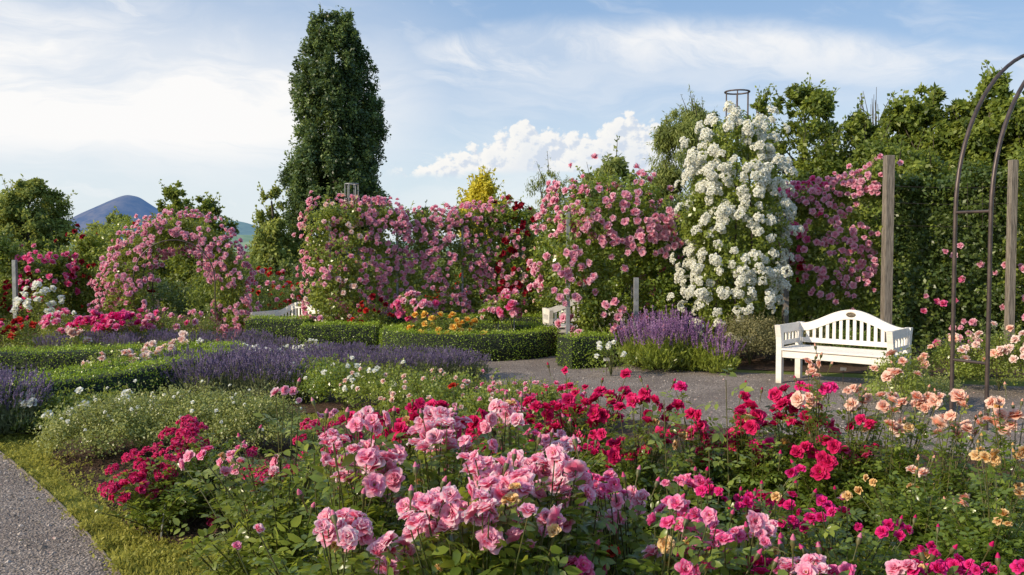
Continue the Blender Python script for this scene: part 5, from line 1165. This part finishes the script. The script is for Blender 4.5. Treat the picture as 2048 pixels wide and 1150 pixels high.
# left crimson cluster rose
def cluster_bush(name, label, px, Y, h, r, spec, kind, lm='rose_leaf', canes=60, leaf=.033):
    base = P(px, 800, Y); base[2] = 0; t = thing(name, label, 'rose bush', base)
    near = near_bush.__globals__; bl, bs = Buf(), Buf(); B0, RR = [], []; tips = [(P(a, c, Y + rn() * .12), s / 1773 * Y / 2) for a, c, s in spec]
    allt = [p for p, _ in tips] + [base + np.array([cos(a_) * q, sin(a_) * q, h * (1 - .4 * (q / r) ** 2) * ru(.5, .95)]) for a_, q in zip(R.rand(canes) * 6.28, r * R.rand(canes) ** .5)]
    for tip in allt:
        b0 = base + [rn() * .06, rn() * .06, 0]; p1 = np.array([b0[0] * .6 + tip[0] * .4, b0[1] * .6 + tip[1] * .4, tip[2] * .6]); tube(bs, bez(b0, p1, tip, 6), np.linspace(.005, .002, 6), 5, 0, False)
        m = 11; tt = np.clip(np.linspace(.2, .93, m) + rn(m) * .02, 0, 1)[:, None]; B0.append((1 - tt) ** 2 * b0 + 2 * tt * (1 - tt) * p1 + tt ** 2 * tip); a_ = R.rand() * 6 + np.arange(m) * 2.4; RR.append(np.stack([np.cos(a_), np.sin(a_), .3 + rn(m) * .3], 1))
    B0 = np.concatenate(B0); compound(bl, B0, np.concatenate(RR), ru(leaf * 1.1, leaf * 2, len(B0)), leaf)
    link('foliage', bl.mesh('rose_foliage', [lm], base), t); link('stems', bs.mesh('rose_canes', ['cane'], base), t)
    for p, s in tips: put('flower_cluster', cluster(kind, 18, .26, 'pom', (2, 2))[R.randint(5)], p, baxis(p, base + [0, 0, h * .4], 1.0, .45, .2), s * ru(1.25, 1.5), t, base)
cluster_bush('rose_bush', 'crimson cluster rose with flat flower heads closest to the path', 325, 4.95, .50, .42,
    [(262, 978, 58), (245, 958, 40), (300, 950, 54), (285, 930, 36), (222, 980, 30), (332, 945, 40), (330, 972, 36), (305, 990, 30), (318, 1028, 32), (350, 1008, 30), (225, 940, 26), (262, 915, 34), (348, 905, 40), (375, 868, 34), (385, 880, 30), (360, 890, 30), (250, 990, 28), (290, 905, 26), (205, 975, 20)], 'carmine')
cluster_bush('rose_bush', 'crimson cluster rose behind and above the closest one', 400, 5.3, .56, .40,
    [(378, 846, 34), (392, 860, 36), (370, 872, 30), (335, 868, 28), (400, 905, 34), (430, 1040, 26), (415, 950, 44), (380, 960, 40), (440, 925, 30), (470, 960, 30), (505, 945, 30), (395, 985, 36), (455, 1000, 30), (490, 980, 26), (520, 955, 22), (405, 890, 26), (318, 910, 24), (340, 925, 36), (315, 895, 22), (362, 915, 28)], 'carmine')
cluster_bush('rose_bush', 'crimson cluster rose between the small leaved shrubs and the pink roses', 515, 5.0, .52, .40,
    [(500, 945, 34), (530, 950, 36), (515, 975, 30), (545, 990, 30), (470, 985, 28), (495, 1010, 28), (560, 955, 28), (575, 1000, 26), (600, 985, 26), (540, 925, 26), (430, 1045, 28), (585, 940, 24), (610, 1020, 24), (505, 905, 24)], 'carmine')
cluster_bush('rose_bush', 'crimson cluster rose low behind the ball of pink blooms', 640, 4.6, .52, .40,
    [(620, 850, 30), (650, 865, 30), (600, 880, 26), (660, 900, 28), (690, 880, 30), (640, 930, 24), (610, 910, 24), (670, 850, 26)], 'carmine')
# tall pink floribundas
TP = 'rose_leaf'
nbsh('rose_bush', 'tall pink rose with a nodding three flowered tip above the small leaved shrubs', 560, 3.3, .86, .42, [(564, 785, 22, 12, 3, 34), (598, 800, 2, 2, 1, 16), (648, 832, 14, 10, 3, 26, 'rambler'), (670, 826, 2, 2, 1, 24), (410, 905, 12, 14, 2, 40, 'hotpink'), (462, 925, 26, 24, 5, 36), (545, 940, 12, 30, 3, 42), (372, 920, 12, 10, 2, 34), (482, 895, 8, 6, 2, 20, 'hotpink')], 'pink', 'open', (5, 5), 'rose_leaf_light', 46, .048)
nbsh('rose_bush', 'pink rose with a ball of blooms left of the big pink mass', 720, 2.75, .84, .40, [(735, 935, 68, 44, 13, 62), (690, 960, 22, 20, 3, 52), (740, 840, 34, 20, 5, 46), (665, 880, 26, 14, 4, 40), (655, 925, 12, 10, 2, 36), (785, 1000, 18, 8, 3, 46), (720, 975, 4, 4, 1, 40, 'hotpink')], 'pink', 'open', (6, 6), TP, 52, .05)
nbsh('rose_bush', 'pink rose with two low heads at the bottom edge', 690, 2.25, .62, .36, [(685, 1062, 50, 34, 10, 58), (790, 1112, 34, 34, 7, 64), (515, 1062, 3, 8, 1, 40), (474, 1090, 4, 4, 1, 34, 'hotpink'), (870, 1138, 10, 4, 1, 34, 'hotpink')], 'pink', 'open', (6, 6), TP, 56, .052)
nbsh('rose_bush', 'upper pink rose cluster in the middle of the bed', 875, 3.0, .92, .38, [(870, 865, 46, 42, 11, 60), (940, 885, 14, 18, 2, 44), (890, 940, 4, 4, 1, 48), (840, 962, 6, 4, 1, 36), (985, 893, 6, 4, 1, 46), (905, 842, 30, 10, 3, 44), (930, 900, 10, 12, 2, 44)], 'pink', 'open', (6, 6), TP, 44, .048)
nbsh('rose_bush', 'largest mass of pink rose blooms in the bed', 960, 2.25, .80, .44, [(870, 1035, 66, 46, 13, 62), (1000, 1035, 62, 50, 16, 66), (930, 1015, 50, 34, 8, 60), (1005, 985, 50, 20, 6, 58), (1105, 1050, 30, 22, 5, 56), (1066, 1096, 6, 4, 1, 56), (860, 1000, 20, 12, 3, 48, 'pink')], 'pink', 'open', (7, 6), TP, 52, .054)
nbsh('rose_bush', 'pink rose carrying the broad upper sweep of blooms', 1070, 2.55, .88, .42, [(1070, 950, 92, 34, 20, 60), (975, 945, 34, 20, 6, 54), (1150, 975, 26, 28, 5, 60), (1120, 910, 14, 12, 2, 46), (1040, 990, 40, 14, 4, 58), (950, 925, 24, 14, 4, 42)], 'pink', 'open', (6, 6), TP, 48, .052)
nbsh('rose_bush', 'pink rose rising between the crimson flowers in the middle', 1035, 3.3, .92, .36, [(1010, 825, 26, 18, 5, 44), (1000, 845, 40, 14, 5, 44), (1115, 885, 34, 16, 5, 42), (1060, 868, 12, 8, 2, 36, 'hotpink'), (1022, 812, 12, 10, 2, 40), (1130, 895, 20, 14, 3, 40)], 'pink', 'open', (5, 5), TP, 40, .048)
nbsh('rose_bush', 'pink rose with pale two toned flowers between pink and magenta roses', 1240, 2.7, .66, .36, [(1262, 1002, 26, 18, 5, 46), (1220, 1045, 26, 14, 4, 46), (1205, 965, 30, 16, 5, 38, 'hotpink'), (1225, 990, 30, 10, 5, 30, 'hotpink'), (1140, 1000, 22, 20, 3, 40)], 'pink', 'open', (5, 5), TP, 44, .048)
nbsh('rose_bush', 'shell pink single rose above the magenta flowers at the bottom', 1330, 2.4, .60, .36, [(1325, 1100, 22, 16, 2, 62, 'pink'), (1345, 1030, 40, 24, 8, 48), (1400, 1060, 50, 40, 10, 44), (1380, 1130, 40, 20, 7, 48), (1170, 1132, 42, 18, 6, 50), (1230, 1110, 10, 8, 1, 36, 'red')], 'hotpink', 'open', (6, 5), TP, 54, .05)
nbsh('rose_bush', 'hot pink rose with a dense run of flowers along the bottom edge', 1500, 2.55, .58, .36, [(1440, 1095, 44, 44, 11, 46), (1515, 1058, 40, 16, 8, 44, 'pink'), (1500, 1135, 50, 14, 8, 44, 'magenta'), (1480, 1075, 20, 14, 4, 42), (1545, 1095, 20, 16, 3, 36)], 'hotpink', 'open', (6, 5), TP, 50, .05)
nbsh('rose_bush', 'large pink flower heads cut by the bottom edge', 1630, 2.3, .52, .34, [(1612, 1136, 50, 18, 12, 50, 'pink'), (1685, 1142, 22, 10, 4, 46), (1580, 1145, 20, 8, 3, 46)], 'hotpink', 'open', (6, 5), TP, 42, .05)
nbsh('rose_bush', 'single pale pink bloom among magenta flowers at the bottom corner', 1800, 2.5, .52, .38, [(1800, 1132, 20, 10, 2, 56, 'pink'), (1850, 1138, 26, 10, 6, 38), (1915, 1132, 34, 14, 9, 40), (1970, 1140, 20, 8, 4, 36), (2040, 1135, 8, 10, 2, 36)], 'magenta', 'double', (5, 4), TP, 46, .05)
nbsh('rose_bush', 'magenta rose with scattered blooms over the grass', 1690, 3.3, .48, .36, [(1690, 1020, 8, 6, 1, 40), (1712, 1050, 6, 5, 1, 30), (1790, 1060, 30, 12, 5, 34), (1640, 1020, 30, 20, 5, 30), (1600, 1040, 30, 16, 5, 32), (1680, 995, 16, 8, 2, 36, 'pink'), (1850, 1100, 22, 12, 4, 34), (1560, 1105, 8, 6, 1, 22), (1655, 1098, 20, 8, 2, 30), (1820, 1110, 14, 8, 2, 30)], 'magenta', 'double', (4, 4), TP, 42, .045)
nbsh('rose_bush', 'magenta rose in the middle of the lower bed with blush blooms', 1530, 3.3, .52, .38, [(1520, 1000, 34, 14, 6, 36), (1570, 1000, 26, 12, 4, 34), (1500, 1020, 16, 12, 3, 30), (1560, 1040, 30, 14, 4, 34), (1470, 1000, 30, 16, 5, 24), (1625, 1040, 10, 10, 2, 30)], 'magenta', 'double', (4, 4), TP, 44, .045)
nbsh('rose_bush', 'pink rose with a flat spray above the bare twigs', 1385, 3.2, .62, .34, [(1388, 968, 36, 10, 6, 40), (1420, 985, 20, 10, 3, 34, 'magenta'), (1340, 965, 20, 8, 2, 32), (1590, 940, 12, 6, 2, 34, 'magenta')], 'hotpink', 'open', (5, 4), TP, 40, .045)
# crimson row
CR = [('crimson rose bush at the left end of the crimson row', 770, 4.7, .62, .42, [(770, 850, 44, 26, 13, 34), (850, 815, 34, 12, 6, 34), (800, 870, 26, 14, 5, 32), (700, 835, 14, 10, 2, 28, 'carmine'), (815, 880, 24, 14, 5, 30), (825, 840, 30, 12, 5, 32), (718, 860, 12, 12, 2, 28)]),
 ('crimson rose bush behind the upper pink cluster', 930, 4.6, .60, .40, [(930, 850, 30, 20, 7, 34), (965, 840, 24, 14, 5, 34), (885, 840, 22, 12, 4, 32), (945, 870, 20, 10, 3, 30), (905, 775, 4, 3, 1, 24, 'red')]),
 ('crimson rose bush in the gap between two pink roses', 1075, 4.9, .62, .40, [(1070, 815, 36, 14, 8, 34), (1085, 845, 40, 16, 8, 34), (1060, 880, 30, 14, 6, 32, 'carmine'), (1100, 870, 24, 10, 4, 32)]),
 ('fullest crimson rose bush in the row', 1180, 4.9, .70, .44, [(1200, 800, 30, 22, 9, 38), (1135, 810, 24, 14, 6, 36), (1230, 790, 30, 14, 5, 32), (1150, 778, 26, 8, 5, 26), (1210, 835, 26, 14, 5, 36), (1160, 835, 30, 14, 5, 34), (1130, 860, 34, 20, 8, 36, 'carmine'), (1250, 750, 3, 3, 1, 24), (1130, 740, 5, 3, 1, 26)]),
 ('crimson rose bush with a bright cluster low in the row', 1275, 4.6, .66, .42, [(1255, 905, 34, 18, 9, 38), (1290, 800, 30, 12, 5, 32), (1270, 815, 30, 20, 6, 34), (1310, 840, 30, 12, 4, 34), (1210, 935, 8, 4, 1, 30), (1205, 880, 28, 12, 5, 32), (1320, 880, 22, 8, 2, 30), (1340, 815, 18, 8, 3, 30)]),
 ('crimson rose bush before the plain gravel', 1400, 4.9, .64, .44, [(1400, 865, 16, 12, 3, 42, 'carmine'), (1345, 875, 24, 16, 4, 38), (1325, 872, 20, 10, 3, 34), (1360, 775, 8, 6, 2, 30, 'magenta'), (1395, 925, 18, 12, 3, 36), (1445, 880, 30, 14, 5, 38, 'carmine'), (1430, 900, 30, 10, 3, 34, 'magenta'), (1375, 830, 22, 10, 4, 30)]),
 ('tallest crimson rose bush with stacked blooms', 1500, 4.8, .74, .42, [(1490, 805, 14, 16, 4, 36), (1495, 840, 26, 18, 8, 38), (1465, 880, 16, 12, 3, 40), (1510, 850, 20, 10, 3, 34), (1540, 895, 30, 24, 8, 42, 'magenta'), (1520, 920, 14, 14, 2, 34, 'magenta'), (1495, 945, 8, 6, 1, 28)]),
 ('crimson rose bush in front of the bench', 1590, 4.9, .72, .42, [(1560, 800, 24, 20, 7, 38), (1610, 820, 24, 14, 5, 36), (1615, 845, 26, 10, 5, 36), (1640, 850, 20, 8, 3, 34, 'carmine'), (1565, 845, 20, 12, 3, 34), (1610, 775, 8, 6, 2, 32, 'magenta'), (1655, 775, 8, 6, 2, 30, 'magenta'), (1580, 950, 12, 8, 2, 36), (1586, 905, 16, 8, 3, 34)]),
 ('crimson rose bush at the right end of the crimson row', 1668, 4.6, .66, .42, [(1668, 880, 18, 16, 4, 40), (1710, 905, 26, 12, 5, 36, 'carmine'), (1650, 960, 18, 16, 5, 38), (1610, 905, 18, 10, 3, 36), (1720, 850, 20, 10, 3, 30), (1660, 920, 14, 10, 2, 34), (1740, 900, 14, 8, 2, 28)])]
for lab, px, Y, h, r, sp in CR: nbsh('rose_bush', lab, px, Y, h, r, sp, 'crimson', 'double', (4, 3), 'rose_leaf', 40, .042)
nbsh('rose_bush', 'crimson rose bush half hidden in the middle behind the pink sweep', 1010, 4.2, .56, .4, [(1180, 900, 34, 10, 5, 30), (960, 905, 30, 10, 3, 28), (1075, 900, 20, 8, 2, 28)], 'crimson', 'double', (4, 3), 'rose_leaf', 44, .042)
# peach row
PE = [('peach rose on a tall stem standing before the bench seat', 1640, 4.7, .58, .24, [(1625, 728, 16, 6, 3, 24), (1630, 745, 8, 10, 2, 24), (1622, 800, 26, 8, 5, 32)], 'peach', 20),
 ('peach rose bush below the bench front leg', 1712, 4.7, .66, .34, [(1715, 812, 20, 14, 5, 36), (1705, 780, 12, 6, 3, 26), (1740, 848, 8, 14, 2, 36), (1782, 748, 12, 8, 2, 34), (1775, 790, 14, 8, 2, 34), (1735, 795, 6, 6, 1, 24)], 'peach', 34),
 ('peach rose bush beside the metal arch leg', 1800, 4.5, .66, .38, [(1800, 850, 22, 12, 4, 34), (1795, 812, 30, 12, 5, 32), (1868, 800, 14, 10, 3, 36), (1845, 815, 14, 8, 2, 34), (1840, 800, 10, 8, 2, 30)], 'peach', 40),
 ('peach rose bush between the two arch legs', 1885, 4.3, .64, .38, [(1873, 858, 10, 12, 2, 40), (1920, 805, 12, 12, 2, 38), (1925, 862, 22, 8, 3, 36), (1893, 838, 12, 8, 2, 30), (1962, 840, 12, 8, 2, 32), (1920, 855, 14, 8, 2, 34)], 'peach', 44),
 ('peach rose bush at the right edge with four large blooms', 2000, 4.2, .66, .38, [(1998, 820, 12, 12, 2, 40), (2025, 840, 12, 14, 2, 42), (2002, 858, 16, 12, 2, 44), (1988, 805, 12, 6, 2, 32), (2045, 830, 4, 10, 1, 40)], 'peach', 44),
 ('apricot rose bush with fading blooms over the bare soil', 1845, 4.0, .56, .36, [(1838, 942, 14, 8, 2, 36, 'peach'), (1822, 975, 10, 8, 2, 26), (1714, 982, 8, 8, 1, 38), (1735, 962, 14, 8, 2, 28), (1928, 1000, 12, 12, 2, 40, 'peach')], 'wilted', 44),
 ('apricot rose bush at the right edge with yellowing flowers', 1990, 3.7, .58, .38, [(1975, 912, 22, 10, 4, 36), (2040, 912, 10, 10, 2, 36), (2038, 978, 12, 8, 2, 32), (2010, 1040, 16, 12, 3, 30), (1960, 905, 10, 6, 1, 30)], 'wilted', 46)]
for lab, px, Y, h, r, sp, kd, cn in PE: nbsh('rose_bush', lab, px, Y, h, r, sp, kd, 'double', (4, 4), 'rose_leaf', cn, .042)
# long upright shoots without flowers
for i, (px, py, Y) in enumerate(((1452, 760, 3.9), (1418, 900, 3.3), (628, 905, 3.0), (1130, 1000, 2.4), (1328, 800, 4.0))):
    base = P(px + 18, 800, Y + .05); base[2] = 0; tip = P(px, py, Y); t = thing('rose_shoot', ('long leafy rose shoot reaching over the gravel', 'reddish dry rose shoot over the flat pink spray', 'light leafy rose shoot before the small leaved shrubs', 'dark rose shoot crossing the largest pink blooms', 'leafy rose shoot above the crimson row')[i], 'rose shoot', base)
    b = Buf(); pts = bez(base, base * .4 + tip * .6 - [0, 0, .1], tip, 9); tube(b, pts, np.linspace(.005, .002, 9), 5); link('stems', b.mesh('shoot_stem', ['cane'], base), t)
    m = 12; tt = np.linspace(.45, 1, m)[:, None]; q = (1 - tt) ** 2 * base + 2 * tt * (1 - tt) * (base * .4 + tip * .6 - [0, 0, .1]) + tt ** 2 * tip; a_ = np.arange(m) * 2.4; b = Buf()
    compound(b, q, np.stack([np.cos(a_), np.sin(a_) * .6, .1 + rn(m) * .3], 1), ru(.06, .1, m), .045); link('foliage', b.mesh('shoot_foliage', ['rose_leaf_light' if i != 3 else 'rose_leaf'], base), t)
